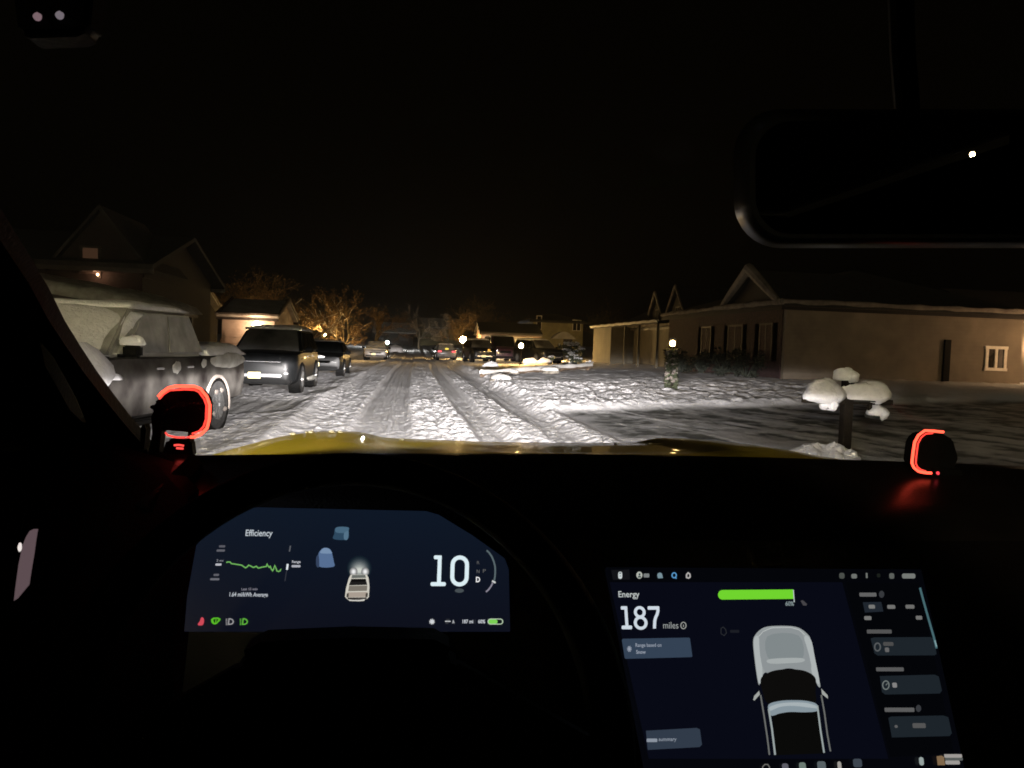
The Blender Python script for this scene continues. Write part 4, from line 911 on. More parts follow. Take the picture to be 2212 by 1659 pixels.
# ------------------------------------------------------------------ lamps
def lamp_at(p, watts, col=(1, .78, .48), r=.06, name='lamp_light', parent=None):
    ld = bpy.data.lights.new(name, 'POINT'); ld.energy = watts; ld.color = col; ld.shadow_soft_size = r
    o = bpy.data.objects.new(name, ld); COL.objects.link(o); o.location = p
    if parent: o.parent = parent
    return o
def lamp_post(x, y, z, label, r=.11, k=40, colr=(255, 206, 128), watts=20, leafy=False, group=None):
    g = gz(x, y); t = thing('lamp_post', label, 'lamp post', (x, y, g - .02), 0, group); h = z - g
    mb = MB(); mb.lathe((0, 0, 0), [(.09, 0), (.09, .12), (.05, .16), (.04, .3), (.04, h - r - .12), (.07, h - r - .06), (.08, h - r - .02)], 12); mb.build('post', 'post' if not leafy else 'iron', t)
    mb = MB(); mb.lathe((0, 0, h), [(.05, -r * 1.1), (r, -r * .5), (r * 1.05, r * .3), (r * .6, r * .95), (.02, r * 1.05)], 14); mb.build('globe', glow(*colr, round(watts / (39.5 * r * r), 1)), t)
    mb = MB(); mb.lathe((0, 0, h), [(.10, r * 1.06), (.09, r * 1.2), (.02, r * 1.6), (.012, r * 2)], 12)
    for q in range(4):
        a = rad(45 + 90 * q); mb.tube([(.09 * math.cos(a), .09 * math.sin(a), -r + h - .02), (r * 1.15 * math.cos(a), r * 1.15 * math.sin(a), h), (.1 * math.cos(a), .1 * math.sin(a), h + r * 1.08)], .008, 5)
    mb.build('lantern_frame', 'iron', t)
    mb = MB(); mb.blob((0, 0, h + r * 1.25), (.11, .11, .06), 2, .15, zmin=-.01); mb.build('snow', 'snow', t)
    return t, h
# ------------------------------------------------------------------ trees and plants
def grow(rnd, p, d, L, r, lv, maxlv, out, seg=4, drop=0.0, spread=38, kids=(3, 4)):
    pts = [Vector(p)]; dd = Vector(d).normalized()
    for k in range(seg):
        dd = (dd + Vector((rnd.gauss(0, .13), rnd.gauss(0, .13), rnd.gauss(.03 - drop, .10)))).normalized(); pts.append(pts[-1] + dd * (L / seg))
    rr = [r * (1 - .45 * k / seg) for k in range(seg + 1)]; out.append((lv, pts, rr))
    if lv >= maxlv: return
    for k in range(rnd.randint(*kids)):
        i = rnd.randint(1, seg) if lv else rnd.randint(max(1, seg - 2), seg)
        ax = Vector((rnd.gauss(0, 1), rnd.gauss(0, 1), rnd.gauss(0, .3))); ax = (ax - dd * ax.dot(dd)).normalized()
        a = rad(rnd.gauss(spread, 10)); nd = dd * math.cos(a) + ax * math.sin(a)
        grow(rnd, pts[i], nd, L * rnd.uniform(.58, .82), rr[i] * .62, lv + 1, maxlv, out, seg, drop, spread, kids)
def tree(label, x, y, h, seed, maxlv=4, stems=1, snow=0.0, trunk_r=.11, spread=38, leaf=0, kids=(3, 4), cat='tree', group='bare trees', name='bare_tree', z=None, lean=.18, barkm='bark', twigm='twig'):
    rnd = random.Random(seed); g = gz(x, y) if z is None else z; t = thing(name, label, cat, (x, y, g - .05), 0, group); br = []
    for s in range(stems):
        d = (rnd.gauss(0, lean) + (.28 * (s - (stems - 1) / 2)), rnd.gauss(0, lean), 1)
        grow(rnd, (.12 * (s - (stems - 1) / 2), 0, 0), d, h * .36, trunk_r * (1 if stems == 1 else .75), 0, maxlv, br, spread=spread, kids=kids)
    tk = MB(); cr = MB(); sn = MB()
    for lv, pts, rr in br:
        if lv <= 1: tk.tube(pts, rr, 7)
        else: cr.tube(pts, [max(.007, q) for q in rr], 4, cap=False)
        if snow and lv <= 3 and rnd.random() < snow:
            dv = (pts[-1] - pts[0]).normalized()
            if abs(dv.z) < .88: sn.tube([p + Vector((0, 0, max(.012, q) * 1.0)) for p, q in zip(pts, rr)], [max(.014, q * .9) for q in rr], 5)
        if leaf and lv >= maxlv - 1:
            for k in range(leaf):
                p = pts[rnd.randint(0, len(pts) - 1)] + Vector((rnd.gauss(0, .09), rnd.gauss(0, .09), rnd.gauss(0, .09))); s = rnd.uniform(.04, .09)
                u = Vector((rnd.gauss(0, 1), rnd.gauss(0, 1), rnd.gauss(0, 1))).normalized(); v = u.orthogonal().normalized()
                cr.add([p + u * s, p + v * s * .6, p - u * s, p - v * s * .6], [[0, 1, 2, 3]])
    tk.build('trunk', barkm, t); cr.build('crown', twigm, t)
    if sn.v: sn.build('snow', 'snow', t)
    return t
def shrub(label, x, y, r, h, seed, snowy=0.0, leafm='leaf_shrub', n=900, group=None, name='shrub', z=None):
    rnd = random.Random(seed); t = thing(name, label, 'shrub', (x, y, (gz(x, y) if z is None else z) - .03), 0, group); f = MB(); s_ = MB(); st = MB()
    for k in range(9):
        a = rnd.uniform(0, 6.28); q = rnd.uniform(.3, .8) * r; st.tube([(0, 0, 0), (q * .5 * math.cos(a), q * .5 * math.sin(a), h * .45), (q * math.cos(a), q * math.sin(a), h * .8)], [.03, .02, .01], 5)
    cl = [(rnd.gauss(0, r * .42), rnd.gauss(0, r * .42), rnd.uniform(.15, .95) * h, rnd.uniform(.16, .34) * r) for _ in range(22)]
    for k in range(n):
        cx, cy, cz, cr = cl[rnd.randrange(len(cl))]; d = Vector((rnd.gauss(0, 1), rnd.gauss(0, 1), rnd.gauss(0, 1))).normalized() * cr * rnd.uniform(.5, 1.05); p = Vector((cx, cy, max(.05, cz))) + d
        sz = rnd.uniform(.03, .075) * (.7 + r * .4); u = Vector((rnd.gauss(0, 1), rnd.gauss(0, 1), rnd.gauss(0, .6))).normalized(); v = u.orthogonal().normalized()
        f.add([p + u * sz, p + v * sz * .6, p - u * sz, p - v * sz * .6], [[0, 1, 2, 3]])
        if d.z > cr * .35 and rnd.random() < snowy: s_.blob(p + Vector((0, 0, .02)), (sz * 1.3, sz * 1.3, sz * .7), k, .2, 7, 5)
    st.build('stem', 'leaf_shrub', t); f.build('foliage', leafm, t, smooth=0)
    if s_.v: s_.build('snow', 'snow', t)
    return t

# ------------------------------------------------------------------ houses
def house(name, label, x0, x1, y0, y1, z0, eave, rise, axis_, wallm, roofm, over=.45, hip=0.0, openings=(), snow_edge=True, group='houses along the street', cat='house', facia='trim'):
    cx, cy = (x0 + x1) / 2, (y0 + y1) / 2; t = thing(name, label, cat, (cx, cy, z0 - .15), 0, group); W, D = x1 - x0, y1 - y0; e = eave - z0 + .15; hw, hd = W / 2, D / 2; top = e + rise
    mb = MB(); base = [(-hw, -hd), (hw, -hd), (hw, hd), (-hw, hd)]
    vs = [(x, y, 0) for x, y in base] + [(x, y, e) for x, y in base]; fs = [[0, 1, 5, 4], [1, 2, 6, 5], [2, 3, 7, 6], [3, 0, 4, 7]]
    if not hip:
        if axis_ == 'y': vs += [(0, -hd, top), (0, hd, top)]; fs += [[4, 5, 8], [6, 7, 9]]
        else: vs += [(-hw, 0, top), (hw, 0, top)]; fs += [[7, 4, 8], [5, 6, 9]]
    mb.add(vs, fs); mb.build('wall', wallm, t, smooth=0)
    o = over; th = .16
    sl = rise / (hw if axis_ == 'y' else hd); dz = o * sl
    if axis_ == 'y':
        oh = o if not hip else o; r0, r1 = -hd - oh + hip * hw * 1.0 * (1 if hip else 0), hd + oh - hip * hw * (1 if hip else 0)
        ev = [(-hw - o, -hd - oh, e - dz), (hw + o, -hd - oh, e - dz), (hw + o, hd + oh, e - dz), (-hw - o, hd + oh, e - dz)]; rg = [(0, r0, top), (0, r1, top)]
        F_ = [[0, 4, 5, 3], [1, 2, 5, 4]] + ([[0, 1, 4], [2, 3, 5]] if hip else [])
    else:
        r0, r1 = -hw - o + (hip * hd if hip else 0), hw + o - (hip * hd if hip else 0)
        ev = [(-hw - o, -hd - o, e - dz), (hw + o, -hd - o, e - dz), (hw + o, hd + o, e - dz), (-hw - o, hd + o, e - dz)]; rg = [(r0, 0, top), (r1, 0, top)]
        F_ = [[0, 1, 5, 4], [2, 3, 4, 5]] + ([[1, 2, 5], [3, 0, 4]] if hip else [])
    mb = MB(); vs = ev + rg; up = [(x, y, z + th) for x, y, z in vs]; dn = [(x, y, z + .02) for x, y, z in vs]
    fs = [f for f in F_] + [[i + 6 for i in f[::-1]] for f in F_]; 
    edges = {}
    for f in F_:
        for a, b2 in zip(f, f[1:] + f[:1]): edges[(a, b2)] = 1
    for (a, b2) in list(edges):
        if (b2, a) not in edges: fs.append([a, a + 6, b2 + 6, b2])
    mb.add(up + dn, fs); ro = mb.build('roof', roofm, t, smooth=0)
    if snow_edge:     # rounded snow lip along the eaves
        mb = MB(); rnd = random.Random(int(cx * 10)); k = 40
        sides = [(ev[i], ev[(i + 1) % 4]) for i in range(4)] if hip else ([(ev[3], ev[0]), (ev[1], ev[2])] if axis_ == 'y' else [(ev[0], ev[1]), (ev[2], ev[3])])
        if not hip:
            if axis_ == 'y': sides += [(ev[0], rg[0]), (ev[1], rg[0])]
            else: sides += [(ev[0], rg[0]), (ev[3], rg[0]), (ev[1], rg[1]), (ev[2], rg[1])]
        for a, b2 in sides:
            a, b2 = Vector(a), Vector(b2); n = max(6, int((b2 - a).length / .5))
            mb.tube([a.lerp(b2, i / n) + Vector((0, 0, th + .03 + rnd.uniform(-.02, .03))) for i in range(n + 1)], [.10 + rnd.uniform(-.025, .035) for _ in range(n + 1)], 7)
        mb.build('snow', 'snow_dim', ro)
    # fascia / gutter
    mb = MB()
    for a, b2 in ([(ev[i], ev[(i + 1) % 4]) for i in range(4)] if hip else ([(ev[3], ev[0]), (ev[1], ev[2])] if axis_ == 'y' else [(ev[0], ev[1]), (ev[2], ev[3])])):
        a, b2 = Vector(a), Vector(b2); d = (b2 - a); c = (a + b2) / 2 + Vector((0, 0, .0)); mb.box((c.x, c.y, c.z - .05), (d.length + .04, .05, .13), rz=math.atan2(d.y, d.x))
    mb.build('gutter', facia, t, smooth=0)
    for op in openings: opening(t, hw, hd, op)
    return t
def opening(t, hw, hd, op):
    f, u, z, w, h, kind = op[:6]; ex = op[6] if len(op) > 6 else {}
    if f == 'S': P_ = lambda a, d, zz: (a, -hd - d, zz); sw = lambda dx, dd, dz: (dx, dd, dz)
    elif f == 'N': P_ = lambda a, d, zz: (-a, hd + d, zz); sw = lambda dx, dd, dz: (dx, dd, dz)
    elif f == 'W': P_ = lambda a, d, zz: (-hw - d, -a, zz); sw = lambda dx, dd, dz: (dd, dx, dz)
    else: P_ = lambda a, d, zz: (hw + d, a, zz); sw = lambda dx, dd, dz: (dd, dx, dz)
    fr = ex.get('fr', .07); tm = ex.get('trim', 'trim')
    if kind in ('window', 'lit'):
        mb = MB()
        mb.box(P_(u, .03, z + h - fr / 2), sw(w + fr, .07, fr)); mb.box(P_(u, .03, z + fr / 2), sw(w + fr, .09, fr))
        mb.box(P_(u - w / 2 + fr / 4, .03, z + h / 2), sw(fr, .066, h - fr * 2)); mb.box(P_(u + w / 2 - fr / 4, .03, z + h / 2), sw(fr, .066, h - fr * 2))
        for k in range(1, ex.get('n', 2)): mb.box(P_(u - w / 2 + w * k / ex.get('n', 2), .03, z + h / 2), sw(fr, .058, h - fr * 2))
        wo = mb.build('window', tm, t, smooth=0)
        mb = MB(); mb.box(P_(u, .012, z + h / 2), sw(w - fr, .02, h - fr)); mb.build('pane', ex.get('glow', M['pane']) if kind == 'lit' else ex.get('pane', 'pane'), wo, smooth=0)
        if ex.get('curtain'):
            mb = MB(); mb.box(P_(u + w * .25, .025, z + h / 2), sw(w * .2, .012, h - fr * 2.2)); mb.build('curtain', 'curtain', wo, smooth=0)
        if ex.get('shutters'):
            for s in (-1, 1):
                mb = MB(); mb.box(P_(u + s * (w / 2 + .27), .025, z + h / 2), sw(.4, .05, h)); mb.build('shutter', 'trim_dark', t, smooth=0)
    elif kind == 'door':
        mb = MB(); mb.box(P_(u, .02, z + h / 2), sw(w, .05, h)); do = mb.build('door', ex.get('m', 'door'), t, smooth=0)
        mb = MB(); mb.box(P_(u + w * .38, .06, z + h * .45), sw(.05, .06, .12)); mb.build('handle', 'chrome', do, bevel=.01)
    elif kind == 'garage':
        mb = MB()
        for k in range(4): mb.box(P_(u, .02, z + h * (k + .5) / 4), sw(w, .05, h / 4 - .03))
        mb.build('garage_door', ex.get('m', 'trim'), t, smooth=0)
    elif kind == 'pipe':
        mb = MB(); mb.box(P_(u, .05, z + h / 2), sw(w, .10, h)); mb.build(ex.get('name', 'downpipe'), ex.get('m', 'trim_dark'), t, bevel=.01)
    elif kind == 'dormer':
        mb = MB(); x, y, _ = P_(u, 0, z); a, b2 = P_(u - w / 2, 0, z), P_(u + w / 2, 0, z); ap = P_(u, 0, z + h); dd = Vector(P_(0, -ex.get('d', 3), 0)) - Vector(P_(0, 0, 0))
        mb.prism([P_(u - w / 2, -.02, z - ex.get('k', .6)), P_(u + w / 2, -.02, z - ex.get('k', .6)), P_(u + w / 2, -.02, z), ap, P_(u - w / 2, -.02, z)], dd); do = mb.build('gable', ex.get('m', 'wall_brown'), t, smooth=0)
        mb = MB()
        for s in (-1, 1):
            A0 = Vector(P_(u + s * (w / 2 + .25), .22, z - .25 * h / (w / 2))); B0 = Vector(P_(u, .22, z + h)); q = Vector((0, 0, .15))
            mb.add([A0, B0, B0 + dd, A0 + dd, A0 + q, B0 + q, B0 + dd + q, A0 + dd + q], [[0, 1, 2, 3], [7, 6, 5, 4], [0, 4, 5, 1], [1, 5, 6, 2], [2, 6, 7, 3], [3, 7, 4, 0]])
        gr = mb.build('gable_roof', 'shingle', t, smooth=0)
        if ex.get('rm') != 'shingle':
            mb = MB(); A0, B0, A1 = (Vector(P_(u + q * (w / 2 + .25), .24, z - .25 * h / (w / 2) + .2)) if q else Vector(P_(u, .24, z + h + .2)) for q in (-1, 0, 1))
            mb.tube([A0, A0.lerp(B0, .35), A0.lerp(B0, .7), B0, A1.lerp(B0, .7), A1.lerp(B0, .35), A1], [.12, .18, .2, .24, .2, .17, .12] if w > 4 else [.05, .07, .08, .09, .08, .07, .05], 8); mb.build('snow', 'snow_dim', gr)
        if ex.get('win'): opening(t, hw, hd, (f, u, z - ex.get('k', .6) + .25, ex['win'], ex.get('k', .6), 'window', dict(pane='pane', trim='trim_dark', off=0)))
    elif kind == 'wall_lamp':
        mb = MB(); mb.box(P_(u, .02, z), sw(.1, .04, .2)); ou = ex.get('out', .14); p = P_(u, ou, z); mb.box(P_(u, ou / 2, z + .12), sw(.03, ou, .03)); mb.lathe((p[0], p[1], p[2]), [(.07, .1), (.02, .16)], 8); lo = mb.build('wall_lamp', 'iron', t, smooth=0)
        r = ex.get('r', .08); mb = MB(); mb.blob(p, (r, r, r * 1.2), 1, 0, 12, 8); mb.build('bulb', glow(*ex.get('c', (255, 222, 170)), ex.get('k', 40)), lo)
        lamp_at(P_(u, ou + r + .08, z), ex.get('w', 20), ex.get('lc', (1, .72, .42)), parent=t)

# right: low house with the beige flank turned to us
zA = .42
pc = at(1700, 650, 28.0); xA = pc.x; xA2 = at(2206, 780, 28.0).x
wS = at(2150, 775, 28.0); stp = at(2042, 790, 28.0); eA = at(1960, 668, 28).z
ccx = (xA + xA2) / 2
t = house('ranch_house', 'low beige house at the right with a white two-pane window on its flank', xA, xA2, 28.0, 41.5, zA, eA, 1.7, 'y', 'wall_beige', 'shingle', hip=.85, over=.35, facia='wall_brown',
    openings=[('S', wS.x - ccx, wS.z - .48 - zA + .15, .86, .98, 'window', dict(n=2, curtain=True, fr=.12)), ('S', stp.x - ccx, .12, .27, 1.95, 'pipe', dict(name='shutter', m='black')),
              ('W', 5.2, 1.0, 1.1, 1.5, 'window', dict(shutters=True, trim='trim_dark', curtain=True)), ('W', 2.2, 1.0, 1.5, 1.5, 'window', dict(shutters=True, trim='trim_dark', curtain=True)), ('W', -1.2, 1.0, 1.2, 1.5, 'window', dict(shutters=True, trim='trim_dark', curtain=True)),
              ('W', 3.75, eA - zA + .2, 5.0, 1.35, 'dormer', dict(d=4.5, k=.2, m='wall_brown'))])
mb = MB(); mb.box((-(xA2 - xA) / 2 - .02, .1, (eA - zA + .15) / 2), (.06, 13.3, eA - zA + .13)); mb.build('front_cladding', 'brick', t, smooth=0)
# set-back wing with the door and a lamp round the corner
t = house('garage_wing', 'lamp-lit wing set back at the far right edge behind the beige flank', xA2 + .004, xA2 + 6, 29.6, 36, zA, eA - .1, 1.3, 'x', 'wall_beige', 'shingle', over=.1,
    openings=[('S', -2.3, .15, .95, 2.05, 'door', dict(m='trim')), ('S', -1.2, 1.9, 0, 0, 'wall_lamp', dict(w=60, lc=(1, .62, .36), k=20))], snow_edge=False)
# right, further: house with a porch
xB = xA + .15
t = house('porch_house', 'house with a thin-posted porch and two glowing slit windows, beyond the garland lamp', xB + 1.7, xB + 11, 43.5, 60.5, .45, 3.15, 2.3, 'y', 'wall_tan', 'shingle', over=.3,
    openings=[('W', -4.0, .15, 1.0, 2.1, 'door', dict(m='door')), ('W', -5.6, .9, .22, 1.3, 'lit', dict(n=1, glow=glow(214, 210, 150, 1.0))), ('W', -1.6, 1.2, .22, 1.1, 'lit', dict(n=1, glow=glow(200, 216, 170, 1.0))),
              ('W', 6.4, 3.7, 2.6, 1.3, 'dormer', dict(d=4, k=1.1, m='wall_brown', win=.7)), ('W', 2.4, 3.7, 2.2, 1.15, 'dormer', dict(d=4, k=1.1, m='wall_brown', win=.6))], facia='trim_dark')
mb = MB(); mb.box((-4.65 - .86, 5.7, 1.42), (1.72, 5.4, 2.83)); mb.build('front_bay', 'wall_tan', t, smooth=0)
mb = MB(); mb.add([(-4.5, -8.6, 3.05), (-6.6, -8.6, 2.78), (-6.6, 8.6, 2.78), (-4.5, 8.6, 3.05), (-4.5, -8.6, 3.2), (-6.6, -8.6, 2.93), (-6.6, 8.6, 2.93), (-4.5, 8.6, 3.2)], [[0, 1, 2, 3], [7, 6, 5, 4], [0, 4, 5, 1], [1, 5, 6, 2], [2, 6, 7, 3], [3, 7, 4, 0]]); mb.build('porch_roof', 'shingle', t, smooth=0)
mb = MB(); mb.tube([(-6.6, y, 2.95 + .02 * math.sin(y * 3)) for y in np.linspace(-8.6, 8.6, 30)], .09, 7); mb.build('snow', 'snow_roof', t)
for y in (2.4, -1.2, -4.4, -8.2):
    mb = MB(); mb.box((-6.45, y, 1.42), (.13, .13, 2.8)); mb.build('porch_post', 'wall_tan', t, smooth=0)
# cream two-storey house far right
zC = .6
t = house('two_storey_house', 'tall cream house lit yellowish, behind the snowy bush', at(1152, 700, 82).x, at(1260, 700, 82).x, 82, 91, zC, at(1200, 694, 82).z, .8, 'x', 'wall_olive', 'shingle', hip=.6, snow_edge=False, facia='trim_dark',
    openings=[('S', -2.1, 2.9, .55, 1.5, 'window', dict(n=1, trim='trim')), ('S', 1.1, .2, 1.0, 2.0, 'door', {}), ('S', 2.0, 2.9, .9, 1.2, 'window', dict(n=2))])
mb = MB(); k = 12; mb.prism([(-.9 + 2.6 * i / k, -4.55, 2.0 + .75 * math.sin(math.pi * i / k)) for i in range(k + 1)], (0, -1.4, 0)); mb.build('porch_roof', 'snow_roof', t)
# low garage behind the vans
t = house('low_house', 'low house with a lit garage wall behind the maroon van', 6.0, 11.4, 70, 76, .45, 2.6, .9, 'x', 'wall_pink', 'shingle', facia='trim_dark', snow_edge=False, over=.2,
    openings=[('S', .8, .15, 2.4, 1.9, 'garage', dict(m='trim')), ('S', at(1063, 747, 70).x - 8.7, at(1063, 747, 70).z - .3, 0, 0, 'wall_lamp', dict(w=160, k=40, r=.2, c=(255, 232, 180)))])
# far end of the street
t = house('far_house', 'dim house closing the view at the end of the street', .9, 10.5, 152, 162, 1.0, 4.6, 1.8, 'x', 'wall_olive', 'snow_roof', facia='trim_dark', snow_edge=False, openings=[('S', -3.4, 2.6, .9, 1.2, 'window', dict(trim='trim')), ('S', -1.7, 2.2, 2.0, 1.3, 'window', dict(pane='pane', trim='trim_dark')), ('S', 2.8, 1.3, 1.0, 1.3, 'window', {})])
t = house('far_house', 'low snow-roofed house left of the street end, above the far snow bank', -7.0, -.2, 140, 150, 1.0, 3.2, 1.7, 'x', 'wall_brown', 'snow_roof', facia='trim_dark', snow_edge=False, openings=[('S', 1.8, .9, 1.6, 1.6, 'garage', dict(m='trim_dark'))])
# left: gabled house and its snowy annexe
t = house('gabled_house', 'dark gabled house above the snowy pickup with one dim orange window', -17.0, -8.3, 25, 33, .6, 3.55, 1.25, 'x', 'wall_brown', 'shingle', facia='trim_dark', snow_edge=False,
    openings=[('S', at(196, 575, 25).x + 12.65, at(196, 592, 25).z - .45, .55, .85, 'lit', dict(n=1, glow=glow(58, 40, 28), trim='trim_dark')),
              ('S', 3.15, 3.15, 2.5, 1.55, 'dormer', dict(d=4, k=.4, m='wall_brown', rm='shingle')), ('S', at(206, 590, 25).x + 12.65 + .12, at(206, 590, 25).z - .5, 0, 0, 'wall_lamp', dict(w=10.0, r=.04, k=8, c=(255, 190, 140), lc=(1, .5, .28)))])
an = thing('snowy_carport', 'low snow-covered carport roof sloping down in front of the gabled house', 'carport', (-9.5, 22.2, .5), 0)
pA, pB = at(62, 606, 21.0), at(424, 668, 24.0)
mb = MB(); zf = lambda x, y: np.interp(x, [-3.4, -1.6, 3.4], [2.32, 2.28, 1.55]) + .12 * y * .3
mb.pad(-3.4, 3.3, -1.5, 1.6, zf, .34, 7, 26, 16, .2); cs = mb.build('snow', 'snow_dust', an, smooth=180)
mb = MB(); mb.add([(-3.3, -1.4, 2.22), (3.2, -1.4, 1.46), (3.2, 1.5, 1.5), (-3.3, 1.5, 2.26), (-3.3, -1.4, 2.34), (3.2, -1.4, 1.58), (3.2, 1.5, 1.62), (-3.3, 1.5, 2.38)], [[0, 3, 2, 1], [4, 5, 6, 7], [0, 1, 5, 4], [1, 2, 6, 5], [2, 3, 7, 6], [3, 0, 4, 7]]); mb.build('roof', 'trim_dark', an, smooth=0)
for x in (-3.1, -.2, 3.0):
    for y in (-1.3, 1.4):
        hh = float(np.interp(x, [-3.3, 3.2], [2.24, 1.5])); mb = MB(); mb.box((x, y, hh / 2 - .25), (.14, .14, hh + .5)); mb.build('carport_post', 'trim_dark', an, smooth=0)
mb = MB(); mb.tube([(-2.6, -1.6, 1.2), (-2.6, -1.62, 2.6)], [.07, .06], 8); mb.blob((-2.6, -1.62, 2.68), (.12, .12, .1), 3); mb.build('chimney_pipe', 'iron', an)
# left: rose-walled garage with the bright lamp, behind the SUV
lx = at(556, 705, 45); xw = at(478, 720, 45).x
t = house('garage', 'rose-walled garage with a bright bare lamp, behind the dark SUV', xw, lx.x + .9, 45.15, 52, .45, at(520, 684, 45).z, 1.0, 'x', 'wall_pink', 'snow_roof', over=.25, facia='trim_dark',
    openings=[('S', -.5, .1, 1.5, 1.4, 'garage', dict(m='wall_pink')), ('S', lx.x - (xw + lx.x + .9) / 2, lx.z - .3, 0, 0, 'wall_lamp', dict(w=170, r=.24, k=60, out=.34, c=(255, 235, 190), lc=(1, .62, .36)))])
t = house('porch_house', 'dark house with tiny porch lights between the snowy pickup and the garage', -21.5, -13.6, 47, 56, .5, 2.9, 1.6, 'x', 'wall_brown', 'snow_roof', facia='trim_dark',
    openings=[('S', 1.9, 1.5, .3, .5, 'lit', dict(n=1, glow=glow(150, 120, 90), trim='trim_dark')), ('S', 3.2, 1.5, .25, .4, 'lit', dict(n=1, glow=glow(150, 124, 96), trim='trim_dark')), ('S', -1.0, .9, 1.2, 1.1, 'window', dict(trim='trim_dark'))])

# ------------------------------------------------------------------ street lamps
p = at(1453, 740, 23.0); t, h = lamp_post(p.x, p.y, p.z, 'lamp post wrapped in a snowy garland, alone on the right lawn', r=.085, k=30, watts=9)
f = MB(); s_ = MB(); rnd = random.Random(4)
for k in range(1500):
    z = rnd.uniform(.05, h - .16); a = rnd.uniform(0, 6.28); rr = .10 + .07 * math.sin(z * 5) ** 2 * rnd.random() + .08 * rnd.random(); q = Vector((rr * math.cos(a), rr * math.sin(a), z)); sz = rnd.uniform(.025, .05)
    u = Vector((rnd.gauss(0, 1), rnd.gauss(0, 1), rnd.gauss(0, 1))).normalized(); v = u.orthogonal().normalized(); f.add([q + u * sz, q + v * sz * .6, q - u * sz, q - v * sz * .6], [[0, 1, 2, 3]])
for k in range(70):
    z = rnd.uniform(.25, h - .2); a = rnd.uniform(0, 6.28); s_.blob((.15 * math.cos(a), .15 * math.sin(a), z), (.055, .055, .035), k, .3, 7, 5)
f.build('garland', 'leaf_dark', t, smooth=0); s_.build('snow', 'snow_dim', t)
for px, py, Yd, r, wt, lb in ((1126, 746, 52, .14, 600, 'lamp post in front of the black vehicles in the far right drive'), (1000, 733, 72, .26, 1200, 'tall lamp post with a large globe, beyond the red tail lamps'), (836, 740, 112, .2, 2500, 'distant white lamp post above the yellow-snow car'), (1187, 764, 63, .09, 1900, 'low lamp post shining between the rightmost SUV and the snowy bush'), (702, 722, 57, .07, 700, 'small lamp post at the foot of the orange-lit tree'), (626, 688, 75, .09, 350, 'lone high lamp post above the dark SUV roof')):
    p = at(px, py, Yd); lamp_post(p.x, p.y, p.z, lb, r=r, k=34 if Yd < 100 else 20, watts=wt, colr=(255, 206, 128) if Yd < 100 else (250, 250, 245), group='lamps along the street')

# ------------------------------------------------------------------ trees
tree('small multi-stemmed tree lit orange with snow on its boughs, behind the black car', at(728, 745, 59).x, 59, 5.8, 5, maxlv=4, stems=3, snow=.4, trunk_r=.12, leaf=6, spread=30)
tree('bare branching tree with snowy limbs left of the orange-lit tree', at(668, 745, 54).x, 54, 5.4, 15, maxlv=4, stems=2, snow=.5, trunk_r=.10, spread=42)
for px, Yd, hh, sd_, lb in ((585, 66, 8.5, 21, 'broad brown tree behind the rose garage'), (470, 60, 8.0, 22, 'brown tree rising behind the dark porch house'), (800, 84, 7.5, 23, 'dim brown tree beyond the orange-lit tree'), (1035, 96, 9.5, 24, 'tall dim tree above the far lamps'), (1125, 100, 7.5, 25, 'dim tree left of the cream house'), (965, 118, 7.0, 26, 'dim tree beside the far house'), (855, 170, 9, 27, 'faint tree over the end of the street'), (905, 125, 8.0, 31, 'dim brown tree left of the tall lamp'), (1085, 84, 6.5, 32, 'dim tree filling the gap above the maroon van'), (1015, 80, 6.0, 33, 'dark tree right of the red tail lamps'), (1290, 100, 8, 28, 'faint tree right of the cream house')):
    tree(lb, at(px, 745, Yd).x, Yd, hh, sd_, maxlv=4, stems=1 if sd_ % 2 else 2, trunk_r=.18, leaf=2, spread=40, kids=(3, 5), group='dim trees behind the houses')
p = at(1240, 780, 43); shrub('round bush clotted with snow, left of the porch', p.x, 43, .85, 1.5, 3, snowy=.35, leafm='leaf_dark', n=1300)
for k, (x, y, r, h) in enumerate(((xA - .9, 29.3, .8, 1.0), (xA - .9, 31.6, .9, 1.15), (xA - .9, 34.2, .85, 1.0), (xA - .9, 36.8, .9, 1.1))):
    shrub(['dark shrub at the near corner of the beige house', 'second dark shrub from the beige corner', 'third dark shrub along the brick front', 'farthest dark shrub along the brick front'][k], x, y, r, h, 30 + k, n=900, group='shrubs along the house front')
p = at(1010, 765, 66); shrub('dark shrub beside the car with red tail lamps', p.x, 66, .8, 1.1, 50, snowy=.1, leafm='leaf_dark', n=700)

# ------------------------------------------------------------------ lawn: snow-covered timber edge, rocks, drifts
a = at(1040, 811, 33.0); b_ = at(1277, 799, 40.0)
mb = MB(); ga, gb = gz(a.x, a.y), gz(b_.x, b_.y)
t = thing('timber_rail', 'long low timber rail under snow across the right lawn', 'rail', (a.x, a.y, ga), 0)
d = Vector((b_.x - a.x, b_.y - a.y, 0)); n = 24
mb.tube([Vector((d.x * i / n, d.y * i / n, (gb - ga) * i / n + .20)) for i in range(n + 1)], .09, 10); mb.build('rail', 'timber', t)
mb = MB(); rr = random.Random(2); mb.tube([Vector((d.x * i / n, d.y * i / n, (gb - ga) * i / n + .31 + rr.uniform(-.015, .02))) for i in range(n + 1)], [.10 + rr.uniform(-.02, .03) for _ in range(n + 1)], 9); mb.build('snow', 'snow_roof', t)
for i in (1, 9, 16, 23):
    mb = MB(); q = Vector((d.x * i / n, d.y * i / n, (gb - ga) * i / n)); mb.box(q + Vector((0, 0, .06)), (.16, .16, .3)); mb.build('support', 'timber', t, smooth=0)
